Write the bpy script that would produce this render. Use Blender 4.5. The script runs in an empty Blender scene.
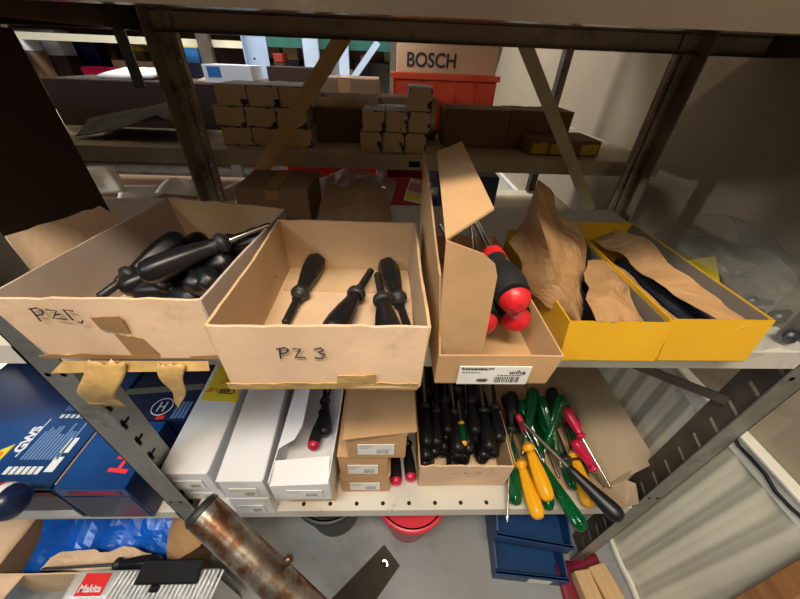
import bpy, bmesh, math, random
from mathutils import Vector, Matrix, noise
random.seed(7)
COL = bpy.context.scene.collection
SC = bpy.context.scene

# ------------------------------------------------------------------ camera
F, PITCH, YAW, ROLL = 319.86, 0.64831, 0.04524, 0.04193
CAM = Vector((-0.0716, -0.2669, 0.2764))
fw = Vector((math.sin(YAW)*math.cos(PITCH), math.cos(YAW)*math.cos(PITCH), -math.sin(PITCH)))
r0 = Vector((math.cos(YAW), -math.sin(YAW), 0)); u0 = r0.cross(fw)
rt = r0*math.cos(ROLL)+u0*math.sin(ROLL); up = -r0*math.sin(ROLL)+u0*math.cos(ROLL)
cd = bpy.data.cameras.new('camera'); cam = bpy.data.objects.new('camera', cd); COL.objects.link(cam)
cd.sensor_width = 36; cd.lens = 36*F/800; cd.clip_start = .01
m = Matrix.Identity(4)
for i in range(3):
    m[i][0] = rt[i]; m[i][1] = up[i]; m[i][2] = -fw[i]; m[i][3] = CAM[i]
cam.matrix_world = m
SC.camera = cam

def at(px, py, **k):
    """measured point of the photograph, taken on a real plane (x=, y= or z=)"""
    d = fw + rt*((px-400)/F) - up*((py-299.5)/F)
    (a, v), = k.items(); i = 'xyz'.index(a)
    return CAM + d*((v-CAM[i])/d[i])

# ------------------------------------------------------------------ materials
def mat(name, col, rough=.6, metal=0, var=.12, scale=12, bump=.0, bscale=60, spec=.5, col2=None, trans=0, stretch=None,
        stain=None, stain_amt=.5, stain_scale=6, emit=0):
    m = bpy.data.materials.new(name); m.use_nodes = True
    nt = m.node_tree; N = nt.nodes; L = nt.links
    b = N['Principled BSDF']
    tc = N.new('ShaderNodeTexCoord'); mp = N.new('ShaderNodeMapping'); L.new(tc.outputs['Object'], mp.inputs[0])
    if stretch: mp.inputs['Scale'].default_value = stretch
    nz = N.new('ShaderNodeTexNoise'); nz.inputs['Scale'].default_value = scale; nz.inputs['Detail'].default_value = 6
    L.new(mp.outputs[0], nz.inputs[0])
    rp = N.new('ShaderNodeValToRGB')
    c = Vector(col); c2 = Vector(col2) if col2 else c*(1-2*var)
    rp.color_ramp.elements[0].position = .3; rp.color_ramp.elements[1].position = .7
    rp.color_ramp.elements[0].color = (*c2, 1); rp.color_ramp.elements[1].color = (*(c*(1+var*.4)), 1)
    L.new(nz.outputs[0], rp.inputs[0]); out = rp.outputs[0]
    if stain:
        n2 = N.new('ShaderNodeTexNoise'); n2.inputs['Scale'].default_value = stain_scale; n2.inputs['Detail'].default_value = 8
        n2.inputs['Roughness'].default_value = .65
        L.new(tc.outputs['Object'], n2.inputs[0])
        r2 = N.new('ShaderNodeValToRGB'); r2.color_ramp.elements[0].position = 1-stain_amt-.06; r2.color_ramp.elements[1].position = 1-stain_amt+.04
        L.new(n2.outputs[0], r2.inputs[0])
        mx = N.new('ShaderNodeMixRGB'); L.new(r2.outputs[0], mx.inputs[0]); L.new(out, mx.inputs[1]); mx.inputs[2].default_value = (*stain, 1)
        out = mx.outputs[0]
    L.new(out, b.inputs['Base Color'])
    b.inputs['Roughness'].default_value = rough; b.inputs['Metallic'].default_value = metal
    b.inputs['Specular IOR Level'].default_value = spec
    if trans: b.inputs['Transmission Weight'].default_value = trans
    if emit:
        L.new(out, b.inputs['Emission Color']); b.inputs['Emission Strength'].default_value = emit
    if bump:
        n3 = N.new('ShaderNodeTexNoise'); n3.inputs['Scale'].default_value = bscale; n3.inputs['Detail'].default_value = 5
        L.new(mp.outputs[0], n3.inputs[0])
        bp = N.new('ShaderNodeBump'); bp.inputs['Strength'].default_value = bump; bp.inputs['Distance'].default_value = .004
        L.new(n3.outputs[0], bp.inputs['Height']); L.new(bp.outputs[0], b.inputs['Normal'])
    return m

def film_mat(name, col, alpha, rough=.12):
    m = bpy.data.materials.new(name); m.use_nodes = True
    N = m.node_tree.nodes; L = m.node_tree.links; N.clear()
    o = N.new('ShaderNodeOutputMaterial'); mx = N.new('ShaderNodeMixShader')
    t = N.new('ShaderNodeBsdfTransparent'); t.inputs[0].default_value = (.97, .98, .98, 1)
    p = N.new('ShaderNodeBsdfPrincipled'); p.inputs['Base Color'].default_value = (*col, 1); p.inputs['Roughness'].default_value = rough
    lw = N.new('ShaderNodeLayerWeight'); lw.inputs[0].default_value = .35
    mr = N.new('ShaderNodeMapRange'); mr.inputs[3].default_value = alpha; mr.inputs[4].default_value = min(1, alpha+.25)
    L.new(lw.outputs['Facing'], mr.inputs[0]); L.new(mr.outputs[0], mx.inputs[0])
    L.new(t.outputs[0], mx.inputs[1]); L.new(p.outputs[0], mx.inputs[2]); L.new(mx.outputs[0], o.inputs[0])
    return m

def edge_box_mat(name):
    """tan carton end with ragged dark print around its rim"""
    m = bpy.data.materials.new(name); m.use_nodes = True
    N = m.node_tree.nodes; L = m.node_tree.links; b = N['Principled BSDF']
    tc = N.new('ShaderNodeTexCoord'); sp = N.new('ShaderNodeSeparateXYZ'); L.new(tc.outputs['Generated'], sp.inputs[0])
    def ma(op, a, bb):
        n = N.new('ShaderNodeMath'); n.operation = op
        for i, v in enumerate((a, bb)):
            if isinstance(v, (int, float)): n.inputs[i].default_value = v
            else: L.new(v, n.inputs[i])
        return n.outputs[0]
    dx = ma('MINIMUM', ma('MULTIPLY', sp.outputs[0], 1.6), ma('SUBTRACT', 1, sp.outputs[0]))
    dz = ma('MINIMUM', sp.outputs[2], ma('MULTIPLY', ma('SUBTRACT', 1, sp.outputs[2]), 1.6)); d = ma('MINIMUM', dx, dz)
    nz = N.new('ShaderNodeTexNoise'); nz.inputs['Scale'].default_value = 45; L.new(tc.outputs['Object'], nz.inputs[0])
    oi = N.new('ShaderNodeObjectInfo')
    nz2 = N.new('ShaderNodeTexNoise'); nz2.inputs['Scale'].default_value = 2.2; nz2.noise_dimensions = '4D'
    L.new(tc.outputs['Generated'], nz2.inputs['Vector']); L.new(ma('MULTIPLY', oi.outputs['Random'], 30), nz2.inputs['W'])
    thr = ma('MULTIPLY', ma('SUBTRACT', ma('ADD', nz.outputs[0], nz2.outputs[0]), 1.02), .6)
    k = ma('LESS_THAN', d, thr)
    mx = N.new('ShaderNodeMixRGB'); L.new(k, mx.inputs[0]); mx.inputs[1].default_value = (.85, .66, .40, 1); mx.inputs[2].default_value = (.05, .055, .06, 1)
    L.new(mx.outputs[0], b.inputs['Base Color']); b.inputs['Roughness'].default_value = .7
    return m

CARD = mat('cardboard_light', (.76, .53, .35), .8, var=.1, scale=9, bump=.25, bscale=35, stain=(.50, .34, .20), stain_amt=.36, stain_scale=7)
CARDIN = mat('cardboard_inside', (.64, .43, .24), .85, var=.08, scale=7, bump=.2, bscale=30)
CARDGREY = mat('cardboard_grey_inside', (.50, .40, .34), .85, var=.08, scale=7, bump=.2, bscale=30)
KRAFT = mat('cardboard_kraft', (.55, .33, .16), .8, var=.08, scale=14, bump=.15, bscale=60)
KRAFTD = mat('cardboard_dark', (.22, .13, .07), .85, var=.12, scale=8, bump=.15)
KRAFTB = mat('cardboard_brown', (.31, .19, .10), .85, var=.1, scale=8, bump=.15)
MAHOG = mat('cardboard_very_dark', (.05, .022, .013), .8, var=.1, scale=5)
PAPER = mat('crumpled_kraft_paper', (.42, .235, .10), .75, var=.15, scale=10, bump=.5, bscale=30)
WHITEC = mat('white_carton', (.74, .74, .77), .55, var=.03, scale=8, bump=.05)
WHITEP = mat('white_paper', (.78, .77, .74), .7, var=.05, scale=12, bump=.1)
YEL = mat('yellow_card', (.66, .36, .012), .5, var=.07, scale=6, bump=.06)
YELL = mat('yellow_label', (.85, .66, .03), .5, var=.05)
TAPE = mat('masking_tape', (.60, .38, .14), .45, var=.2, scale=25, bump=.6, bscale=60)
PACKTAPE = mat('brown_packing_tape', (.36, .20, .085), .35, var=.15, scale=18, bump=.2)
STEEL = mat('galvanised_rack_steel', (.36, .37, .355), .42, .75, var=.14, scale=9, bump=.08, bscale=40, stain=(.22, .21, .19), stain_amt=.38, stain_scale=12)
SHELFM = mat('painted_shelf_steel', (.70, .67, .60), .4, .2, var=.06, scale=10, stain=(.42, .37, .30), stain_amt=.33, stain_scale=16)
TOPM = mat('brown_shelf_steel', (.125, .095, .068), .2, .35, var=.12, scale=6, bump=.1, bscale=25, stain=(.16, .12, .09), stain_amt=.35, stain_scale=9)
DARKST = mat('dark_rack_steel', (.15, .125, .10), .45, .5, var=.2, scale=12)
REARSH = mat('rear_shelf_steel', (.66, .57, .42), .5, .15, var=.12, scale=10)
BRACE = mat('brass_tinted_brace', (1, .70, .34), .4, .0, var=.2, scale=8, stretch=(1, 1, 1))
BRACE2 = mat('olive_steel_brace', (.80, .72, .48), .4, .1, var=.2, scale=8)
HOLE = mat('black_hole', (.01, .01, .01), .9, var=0)
BLK = mat('black_handle_plastic', (.009, .009, .011), .38, var=.2, scale=30)
BLKR = mat('black_handle_rubber', (.022, .023, .024), .5, var=.2, scale=30)
BLKST = mat('blackened_blade', (.03, .03, .032), .4, .6, var=.1)
CHROME = mat('chrome_blade', (.62, .60, .56), .22, 1, var=.05)
POSTR = mat('brown_rear_post_steel', (.44, .36, .27), .45, .3, var=.2, scale=12, stain=(.12, .09, .06), stain_amt=.4, stain_scale=14)
RED = mat('red_handle_plastic', (.72, .02, .03), .35, var=.08)
MAG = mat('crimson_handle_plastic', (.55, .01, .06), .3, var=.08)
GRN = mat('clear_green_handle', (.002, .17, .05), .1, var=.3, scale=20, trans=.35)
ORG = mat('amber_handle_plastic', (.90, .42, .01), .3, var=.06)
ORC = mat('orange_crate_plastic', (.90, .10, .035), .4, var=.06)
REDC = mat('red_crate_plastic', (.70, .035, .02), .4, var=.08)
BLUEB = mat('glossy_blue_carton', (.003, .018, .085), .25, var=.0, scale=5, col2=(.004, .075, .30), stretch=(1, 1, 1))
NAVY = mat('navy_carton', (.005, .018, .075), .3, var=.2, scale=9)
BLUEP = mat('blue_bin_plastic', (.008, .05, .16), .4, var=.12, scale=9)
BAGB = mat('blue_polythene', (.005, .12, .62), .25, var=.25, scale=8, bump=.4, bscale=14)
REDINK = mat('red_print', (.75, .02, .02), .5, var=0)
WINK = mat('white_print', (.75, .80, .85), .5, var=0)
BINK = mat('light_blue_print', (.12, .24, .48), .5, var=0)
INK = mat('black_ink', (.03, .028, .035), .6, var=0)
GINK = mat('grey_ink', (.22, .22, .24), .6, var=0)
OINK = mat('orange_print', (.85, .18, .01), .5, var=0)
BUCKR = mat('red_bucket_plastic', (.62, .03, .055), .35, var=.06)
BUCKRIM = mat('red_bucket_rim', (.72, .035, .06), .35, var=.06)
BUCKK = mat('black_bucket_rubber', (.02, .022, .024), .5, var=.2)
WOOD = mat('pale_wood', (.62, .40, .20), .6, var=.12, scale=8, stretch=(8, 1, 8))
WOODB = mat('brown_wood_board', (.45, .20, .07), .55, var=.2, scale=8, stretch=(6, 1, 6))
FLOORM = mat('grey_painted_floor', (.30, .31, .315), .45, var=.08, scale=5, bump=.1, bscale=10, stain=(.23, .235, .235), stain_amt=.42, stain_scale=7)
WALLM = mat('beige_wall_paint', (.36, .30, .21), .75, var=.05, scale=3, bump=.05)
WALLP = mat('back_wall_paint', (.26, .22, .19), .8, var=.08, scale=3)
PANEL = mat('ribbed_cream_panel', (.76, .72, .58), .4, var=.05, scale=5)
PANELT = mat('cream_panel_trim', (.78, .75, .66), .35, var=.06, scale=9)
RUST = mat('rusted_steel_tube', (.50, .46, .40), .33, .8, col2=(.14, .12, .10), scale=14, bump=.3, bscale=30, stain=(.17, .085, .045), stain_amt=.50, stain_scale=20)
BARM = mat('dark_bar_steel', (.06, .058, .055), .4, .6, var=.2, scale=12)
FILM = film_mat('clear_film', (.30, .30, .28), .03)
FILM2 = film_mat('milky_film', (.60, .60, .62), .45, .2)
BLIST = film_mat('blister_plastic', (.85, .87, .88), .45, .1)
CYAN = mat('cyan_card', (.02, .42, .62), .45, var=.1)
PINK = mat('pink_wrap', (.75, .25, .35), .4, var=.1)
TEAL = mat('teal_beam_paint', (.02, .12, .09), .45, var=.1)
CREAM = mat('cream_beam_paint', (.75, .70, .52), .5, var=.05)
COOLW = mat('pale_blue_upright', (.55, .66, .82), .4, .3, var=.08)
HEX = edge_box_mat('printed_carton_end')
HEXS = mat('grey_carton_side', (.34, .34, .35), .7, var=.1)
BLUEF = mat('mid_blue_card', (.02, .16, .45), .5, var=.05)
MAROON = mat('maroon_plastic', (.22, .01, .03), .5, var=.2)
GREYB = mat('grey_bag_plastic', (.10, .105, .10), .5, var=.2, scale=9, bump=.3)
LAMP = mat('lamp_diffuser', (1, .97, .9), .5, var=0, emit=1.0)
CEILM = mat('ceiling_paint', (.35, .33, .30), .8, var=.05)
TINTB = mat('dark_plastic_parts', (.03, .035, .05), .35, var=.4, scale=30)

# ------------------------------------------------------------------ object helpers
def tag(o, label=None, cat=None, group=None, kind=None):
    if label: o['label'] = label
    if cat: o['category'] = cat
    if group: o['group'] = group
    if kind: o['kind'] = kind
    return o

def thing(name, label, cat, loc=(0, 0, 0), group=None):
    o = bpy.data.objects.new(name, None); COL.objects.link(o); o.location = loc; o.empty_display_size = .02
    return tag(o, label, cat, group)

def origin(o):
    v = Vector(o.location)
    while o.parent: o = o.parent; v = v + Vector(o.location)
    return v

class MB:
    def __init__(s): s.v = []; s.f = []; s.mi = []; s.sm = []; s.cur = 0
    def add(s, vs, fs, smooth=False):
        n = len(s.v); s.v += [Vector(v) for v in vs]
        for f in fs: s.f.append([n+i for i in f]); s.mi.append(s.cur); s.sm.append(smooth)
        return s
    def slot(s, i): s.cur = i; return s
    def box(s, a, b, M=None):
        x0, y0, z0 = a; x1, y1, z1 = b
        vs = [Vector(p) for p in ((x0,y0,z0),(x1,y0,z0),(x1,y1,z0),(x0,y1,z0),(x0,y0,z1),(x1,y0,z1),(x1,y1,z1),(x0,y1,z1))]
        if M: vs = [M @ v for v in vs]
        return s.add(vs, [(0,3,2,1),(4,5,6,7),(0,1,5,4),(1,2,6,5),(2,3,7,6),(3,0,4,7)])
    def hexa(s, bottom, top):
        return s.add(list(bottom)+list(top), [(0,3,2,1),(4,5,6,7),(0,1,5,4),(1,2,6,5),(2,3,7,6),(3,0,4,7)])
    def bar(s, p, q, w, t, side):
        p = Vector(p); q = Vector(q); d = (q-p).normalized(); a = Vector(side); a = (a-d*a.dot(d)).normalized(); b = d.cross(a)
        c = [a*(sx*w/2)+b*(sy*t/2) for sx, sy in ((-1,-1),(1,-1),(1,1),(-1,1))]
        return s.add([p+k for k in c]+[q+k for k in c], [(0,3,2,1),(4,5,6,7),(0,1,5,4),(1,2,6,5),(2,3,7,6),(3,0,4,7)])
    def lathe(s, prof, p=(0,0,0), d=(0,0,1), n=20, flute=0, fn=6, squash=1):
        p = Vector(p); d = Vector(d).normalized()
        a = d.orthogonal().normalized(); b = d.cross(a)
        vs = []; fs = []
        for z, r in prof:
            for k in range(n):
                t = 2*math.pi*k/n
                fl = flute if r > max(q[1] for q in prof)*.62 else 0
                rr = r*(1-fl*.5*(1+math.cos(fn*t)))
                vs.append(p+d*z+a*(rr*math.cos(t))+b*(rr*math.sin(t)*squash))
        for i in range(len(prof)-1):
            for k in range(n): fs.append((i*n+k, i*n+(k+1)%n, (i+1)*n+(k+1)%n, (i+1)*n+k))
        s.add(vs, fs, True)
        s.add([vs[k] for k in range(n)][::-1], [tuple(range(n))]); s.add(vs[-n:], [tuple(range(n))])
        return s
    def tube(s, pts, r, n=10, flat=1, upv=None):
        pts = [Vector(p) for p in pts]; vs = []; fs = []
        prev = None
        for i, p in enumerate(pts):
            d = (pts[min(i+1, len(pts)-1)]-pts[max(i-1, 0)]).normalized()
            a = (Vector(upv)-d*Vector(upv).dot(d)).normalized() if upv else (prev-d*prev.dot(d)).normalized() if prev else d.orthogonal().normalized()
            prev = a; b = d.cross(a); rr = r[i] if isinstance(r, (list, tuple)) else r
            for k in range(n):
                t = 2*math.pi*k/n; vs.append(p+a*(rr*flat*math.cos(t))+b*(rr*math.sin(t)))
        for i in range(len(pts)-1):
            for k in range(n): fs.append((i*n+k, i*n+(k+1)%n, (i+1)*n+(k+1)%n, (i+1)*n+k))
        s.add(vs, fs, True); s.add(vs[:n][::-1], [tuple(range(n))]); s.add(vs[-n:], [tuple(range(n))])
        return s
    def panel(s, p00, p10, p11, p01, t=.003, nx=10, ny=5, amp=.0015, ragged=0, seed=0, fn=None, sc=9):
        """slab on a four-cornered patch; amp bends it, ragged roughens the p01-p11 edge"""
        P = [Vector(p) for p in (p00, p10, p11, p01)]
        nrm = ((P[1]-P[0]).cross(P[3]-P[0])).normalized()
        g = [[], []]
        for j in range(ny+1):
            for i in range(nx+1):
                u = i/nx; v = j/ny
                if ragged and j == ny: v += ragged*noise.noise(Vector((i*1.3+seed*7.1, seed, 3)))
                q = (P[0]*(1-u)+P[1]*u)*(1-v)+(P[3]*(1-u)+P[2]*u)*v
                o = amp*noise.noise(Vector((q.x*sc+seed*3.3, q.y*sc, q.z*sc)))*2
                if fn: q = q + fn(u, v)
                q = q + nrm*o
                g[0].append(q-nrm*t/2); g[1].append(q+nrm*t/2)
        W = nx+1; M = W*(ny+1); vs = g[0]+g[1]; fs = []
        for j in range(ny):
            for i in range(nx):
                a = j*W+i; fs.append((a, a+W, a+W+1, a+1)); b = M+a; fs.append((b, b+1, b+W+1, b+W))
        for i in range(nx):
            a = i; fs.append((a, a+1, M+a+1, M+a)); a = ny*W+i; fs.append((a+1, a, M+a, M+a+1))
        for j in range(ny):
            a = j*W; fs.append((a+W, a, M+a, M+a+W)); a = j*W+nx; fs.append((a, a+W, M+a+W, M+a))
        return s.add(vs, fs, amp > .002)
    def build(s, name, mats, parent=None, bevel=0, kind=None, seg=1):
        me = bpy.data.meshes.new(name)
        o = bpy.data.objects.new(name, me); COL.objects.link(o)
        off = origin(parent) if parent else None
        if off is None:
            lo = Vector((min(v.x for v in s.v), min(v.y for v in s.v), min(v.z for v in s.v))); hi = Vector((max(v.x for v in s.v), max(v.y for v in s.v), max(v.z for v in s.v)))
            off = Vector(((lo.x+hi.x)/2, (lo.y+hi.y)/2, lo.z)); o.location = off
        me.from_pydata([tuple(v-off) for v in s.v], [], s.f)
        if not isinstance(mats, (list, tuple)): mats = [mats]
        for mm in mats: me.materials.append(mm)
        for p, i, sm in zip(me.polygons, s.mi, s.sm): p.material_index = i; p.use_smooth = sm
        me.update()
        if parent: o.parent = parent
        if bevel:
            b = o.modifiers.new('bevel', 'BEVEL'); b.width = bevel; b.segments = seg; b.limit_method = 'ANGLE'
        if kind: o['kind'] = kind
        return o

def text(parent, s, p, xd, yd, size, m, name='lettering', bold=0, align='LEFT', sx=1):
    cu = bpy.data.curves.new(name, 'FONT'); cu.body = s; cu.size = size; cu.extrude = .0002; cu.offset = bold; cu.align_x = align
    t = bpy.data.objects.new(name, cu); COL.objects.link(t)
    bpy.context.view_layer.update()
    me = bpy.data.meshes.new_from_object(t.evaluated_get(bpy.context.evaluated_depsgraph_get()))
    bpy.data.objects.remove(t)
    xd = Vector(xd).normalized(); n = xd.cross(Vector(yd)).normalized(); yd = n.cross(xd); p = Vector(p)+n*.0006
    off = origin(parent) if parent else Vector()
    for v in me.vertices: v.co = p+xd*v.co.x*sx+yd*v.co.y+n*v.co.z-off
    me.materials.clear(); me.materials.append(m)
    o = bpy.data.objects.new(name, me); COL.objects.link(o); o.parent = parent
    return o

def strokes(parent, lines, p, xd, yd, size, m, r=.0011, name='handwriting'):
    xd = Vector(xd).normalized(); n = xd.cross(Vector(yd)).normalized(); yd = n.cross(xd); p = Vector(p)
    b = MB()
    for ln in lines:
        b.tube([p+n*.0004+xd*(x*size)+yd*(y*size) for x, y in ln], r, n=6, flat=.5, upv=n)
    return b.build(name, m, parent)

def sticker(parent, p, xd, yd, w, h, m=WHITEP, bars=True, name='label', words=(), ink=INK):
    """paper label with fine print, a barcode and optional words; p is its lower left corner"""
    xd = Vector(xd).normalized(); n = xd.cross(Vector(yd)).normalized(); yd = n.cross(xd); p = Vector(p)+n*.0012
    b = MB()
    def q(x0, y0, x1, y1, e): 
        b.add([p+xd*x+yd*y+n*e for x, y in ((x0,y0),(x1,y0),(x1,y1),(x0,y1))], [(0,1,2,3)])
    c = [p+xd*x+yd*y+n*e for e in (-.001, .0002) for x, y in ((0,0),(w,0),(w,h),(0,h))]
    b.hexa(c[:4], c[4:]); b.slot(1)
    rnd = random.Random(int(w*9999)+int(p.x*777))
    if bars:
        x = w*.52
        while x < w*.86:
            k = w*rnd.uniform(.006, .018); q(x, h*.12, x+k, h*.45, .0005); x += k+w*rnd.uniform(.006, .018)
        for j, (a, c2) in enumerate(((.05, .42), (.05, .3), (.55, .9))):
            y = h*(.82-.16*j); x = w*a
            while x < w*c2:
                k = w*rnd.uniform(.015, .05); q(x, y, min(x+k, w*c2), y+h*.05, .0005); x += k+w*.012
    o = b.build(name, [m, ink], parent)
    for (s, x, y, sz, mm) in words: text(o, s, p+xd*(x*w)+yd*(y*h), xd, yd, sz, mm)
    return o

def carton_shell(name, label, x0, y0, x1, y1, z0, z1, m, mi=None, t=.003, amp=.0012, ragged=.05, group=None, seed=0, cat='cardboard box', skew=(0,0,0,0), back=None, m_wall=None, zb=None, bl=(0, 0), br=(0, 0)):
    """open box: Empty > body (floor and four walls)"""
    zb = z1 if zb is None else zb
    T = thing(name, label, cat, ((x0+x1)/2, (y0+y1)/2, z0), group)
    b = MB(); a, c, d, e = skew   # outward lean of the left, right, front and back walls at the rim
    xl, yl, xr, yr = x0+bl[0], y1+bl[1], x1+br[0], y1+br[1]
    b.hexa([(x0, y0, z0), (x1, y0, z0), (xr, yr, z0), (xl, yl, z0)], [(x0, y0, z0+t), (x1, y0, z0+t), (xr, yr, z0+t), (xl, yl, z0+t)])
    b.panel((x0, y0, z0+t), (x1, y0, z0+t), (x1+c, y0-d, z1), (x0-a, y0-d, z1), t, 16, 6, amp, ragged, seed)
    b.slot(1)
    b.panel((xr, yr, z0+t), (xl, yl, z0+t), (xl-a, yl+e, zb), (xr+c, yr+e, zb), t, 12, 6, amp, ragged, seed+1)
    b.slot(2)
    b.panel((xl, yl, z0+t), (x0, y0, z0+t), (x0-a, y0-d, z1), (xl-a, yl+e, zb), t, 16, 6, amp, ragged*.5, seed+2)
    b.panel((x1, y0, z0+t), (xr, yr, z0+t), (xr+c, yr+e, zb), (x1+c, y0-d, z1), t, 16, 6, amp, ragged*.5, seed+3)
    b.build('box_body', [m, mi or m, m_wall or mi or m], T)
    return T

def closed_box(name, label, a, b_, m, cat='box', group=None, seam=True, bevel=.0015, seam_m=PACKTAPE, shear=0, seam_ax='x'):
    T = thing(name, label, cat, ((a[0]+b_[0])/2, (a[1]+b_[1])/2, a[2]), group)
    mb = MB(); mb.box(a, b_); mb.build('box_body', m, T, bevel=bevel)
    if seam:
        mb = MB(); xm = (a[0]+b_[0])/2; w = (b_[0]-a[0])*.09
        mb.box((xm-w, a[1]-.0006, b_[2]-.02*(b_[2]-a[2])-.25*(b_[2]-a[2])), (xm+w, a[1]+.001, b_[2]+.0006)); mb.box((xm-w, a[1]-.0006, b_[2]-.001), (xm+w, b_[1], b_[2]+.0006))
        mb.build('tape', seam_m, T)
    return T

# ------------------------------------------------------------------ screwdrivers
HP = {  # handle profiles, unit length and unit radius
 'slim':  [(0,.35),(.02,.62),(.06,.86),(.14,.98),(.3,1),(.5,.9),(.68,.72),(.78,.62),(.84,.60),(.88,.82),(.93,.85),(.97,.6),(1,.4)],
 'bulb':  [(0,.3),(.02,.6),(.07,.9),(.16,1),(.3,.98),(.5,.84),(.68,.62),(.78,.5),(.80,.72),(.84,.80),(.88,.78),(.92,.5),(1,.42)],
 'chunk': [(0,.25),(.02,.5),(.07,.78),(.16,.97),(.3,1.05),(.45,1.0),(.6,.82),(.7,.62),(.76,.58),(.84,.72),(.92,.70),(.97,.5),(1,.4)],
 'round': [(0,.3),(.015,.6),(.05,.85),(.12,1),(.25,.97),(.5,.78),(.75,.62),(.92,.55),(1,.4)],
}
DK = {  # kind: profile, handle length, radius, shaft radius, flute, (main, butt, front) materials, blade material
 'black':  ('bulb', .100, .0160, .0052, .10, (BLK, BLK, BLKR), BLKST),
 'steel':  ('slim', .105, .0165, .0035, .10, (BLK, BLK, BLKR), CHROME),
 'chunky': ('chunk', .105, .0188, .0045, .05, (BLKR, RED, RED), CHROME),
 'dark':   ('slim', .095, .0135, .003, .08, (BLK, MAG, BLK), BLKST),
 'green':  ('round', .135, .0155, .0034, .20, (GRN, GRN, GRN), CHROME),
 'amber':  ('slim', .115, .0168, .0032, .12, (ORG, ORG, ORG), CHROME),
 'crimson':('slim', .072, .0135, .0030, .10, (MAG, MAG, MAG), CHROME),
 'rubber': ('round', .115, .0165, .0042, .0, (BLK, BLK, BLK), DARKST),
 'tiny':   ('slim', .038, .0075, .0022, .10, (RED, RED, RED), CHROME),
 'small':  ('slim', .055, .0085, .0022, .10, (GRN, ORG, ORG), CHROME),
}
_dm = {}
def dmesh(kind):
    if kind in _dm: return _dm[kind]
    pr, hl, r, sr, fl, (ma_, mb_, mf_), bm = DK[kind]
    prof = [(a*hl, b*r) for a, b in HP[pr]]
    # refine the profile
    pf = []
    for i in range(len(prof)-1):
        for k in range(2):
            t = k/2; pf.append((prof[i][0]*(1-t)+prof[i+1][0]*t, prof[i][1]*(1-t)+prof[i+1][1]*t))
    pf.append(prof[-1])
    def cut(lo, hi): return [p for p in pf if lo-1e-6 <= p[0]/hl <= hi+1e-6]
    res = {}
    def mk(nm, p, m, **k):
        b = MB(); b.lathe(p, n=24, **k); o = b.build(nm, m); me = o.data
        off = o.location.copy()
        for v in me.vertices: v.co += off
        bpy.data.objects.remove(o); return me
    res['handle'] = mk('handle', cut(0 if mb_ is ma_ else .14, .84 if pr != 'round' else 1), ma_, flute=fl)
    if mb_ is not ma_: res['butt_cap'] = mk('butt_cap', cut(0, .16 if kind != 'chunky' else .14), mb_)
    if pr != 'round': res['collar'] = mk('collar', cut(.78, 1), mf_)
    res['blade'] = mk('blade', [(0, sr), (.93, sr), (.96, sr*.9), (1, sr*.35)], bm)
    _dm[kind] = res; return res

def driver(kind, butt, tip, label, group=None, name='screwdriver'):
    """butt end and blade tip in world space"""
    butt = Vector(butt); tip = Vector(tip); d = tip-butt; L = d.length; hl = DK[kind][1]
    T = thing(name, label, 'screwdriver', butt, group)
    T.rotation_mode = 'QUATERNION'; T.rotation_quaternion = d.to_track_quat('Z', 'Y')
    for nm, me in dmesh(kind).items():
        o = bpy.data.objects.new(nm, me); COL.objects.link(o); o.parent = T
        if nm == 'blade': o.location.z = hl*.97; o.scale.z = max(.03, L-hl)
    return T

def aim(p, px, py, L):
    """point on the sight line of a measured pixel, at distance L beyond p"""
    p = Vector(p); best = None
    for k in range(300):
        q = at(px, py, y=p.y+.001*k); e = abs((q-p).length-L)
        if best is None or e < best[0]: best = (e, q)
    return best[1]

def dirdriver(kind, butt, direction, length, label, group=None, name='screwdriver'):
    return driver(kind, butt, Vector(butt)+Vector(direction).normalized()*length, label, group, name)

# ================================================================== SETTING
ZF = -.863; ZC = 1.55; XW = .62
def struct(b, name, m, **k):
    o = b.build(name, m, **k); o['kind'] = 'structure'; return o
struct(MB().box((-5, -3, ZF-.05), (XW+.1, 7, ZF)), 'floor', FLOORM)
struct(MB().box((XW, -3, ZF), (XW+.1, 7, ZC)), 'wall_right', WALLM)
struct(MB().box((-5, 7, ZF), (XW+.1, 7.1, ZC)), 'wall_back', WALLP)
struct(MB().box((-5, -3, ZC), (XW+.1, 7, ZC+.05)), 'ceiling', CEILM)
struct(MB().box((-5.1, -3, ZF), (-5, 7, ZC)), 'wall_left', WALLP)
struct(MB().box((-5, -3.1, ZF), (XW+.1, -3, ZC)), 'wall_front', WALLP)
# ribbed cream panel along the wall foot
pn = thing('wall_panel', 'cream vertically ribbed panel along the foot of the right wall', 'panel', (XW, .6, ZF))
b = MB(); y = -.75; vs = []
nseg = 0
prof = []
while y < 2.4:
    prof.append((XW-.011+.005*math.cos(2*math.pi*y/.058)**3, y)); y += .0058
zt = -.275
vs = [(x, yy, ZF) for x, yy in prof]+[(x, yy, zt) for x, yy in prof]
n = len(prof); b.add(vs, [(i+1, i, n+i, n+i+1) for i in range(n-1)])
b.sm = [True]*len(b.f); b.build('ribbed_sheet', PANEL, pn)
b = MB().box((XW-.024, -.75, zt-.004), (XW-.001, 2.4, zt+.006)); b.build('top_trim', PANELT, pn, bevel=.003)
b = MB().box((XW-.016, -.75, zt-.04), (XW-.012, 2.4, zt-.004)); b.build('trim_band', PANELT, pn)
b = MB().panel((XW-.018, -.75, ZF), (XW-.018, 2.4, ZF), (XW-.018, 2.4, ZF+.02), (XW-.018, -.75, ZF+.02), .008, 90, 2, .003, 0, 2, sc=25); b.build('bottom_trim', PANELT, pn)

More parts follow.
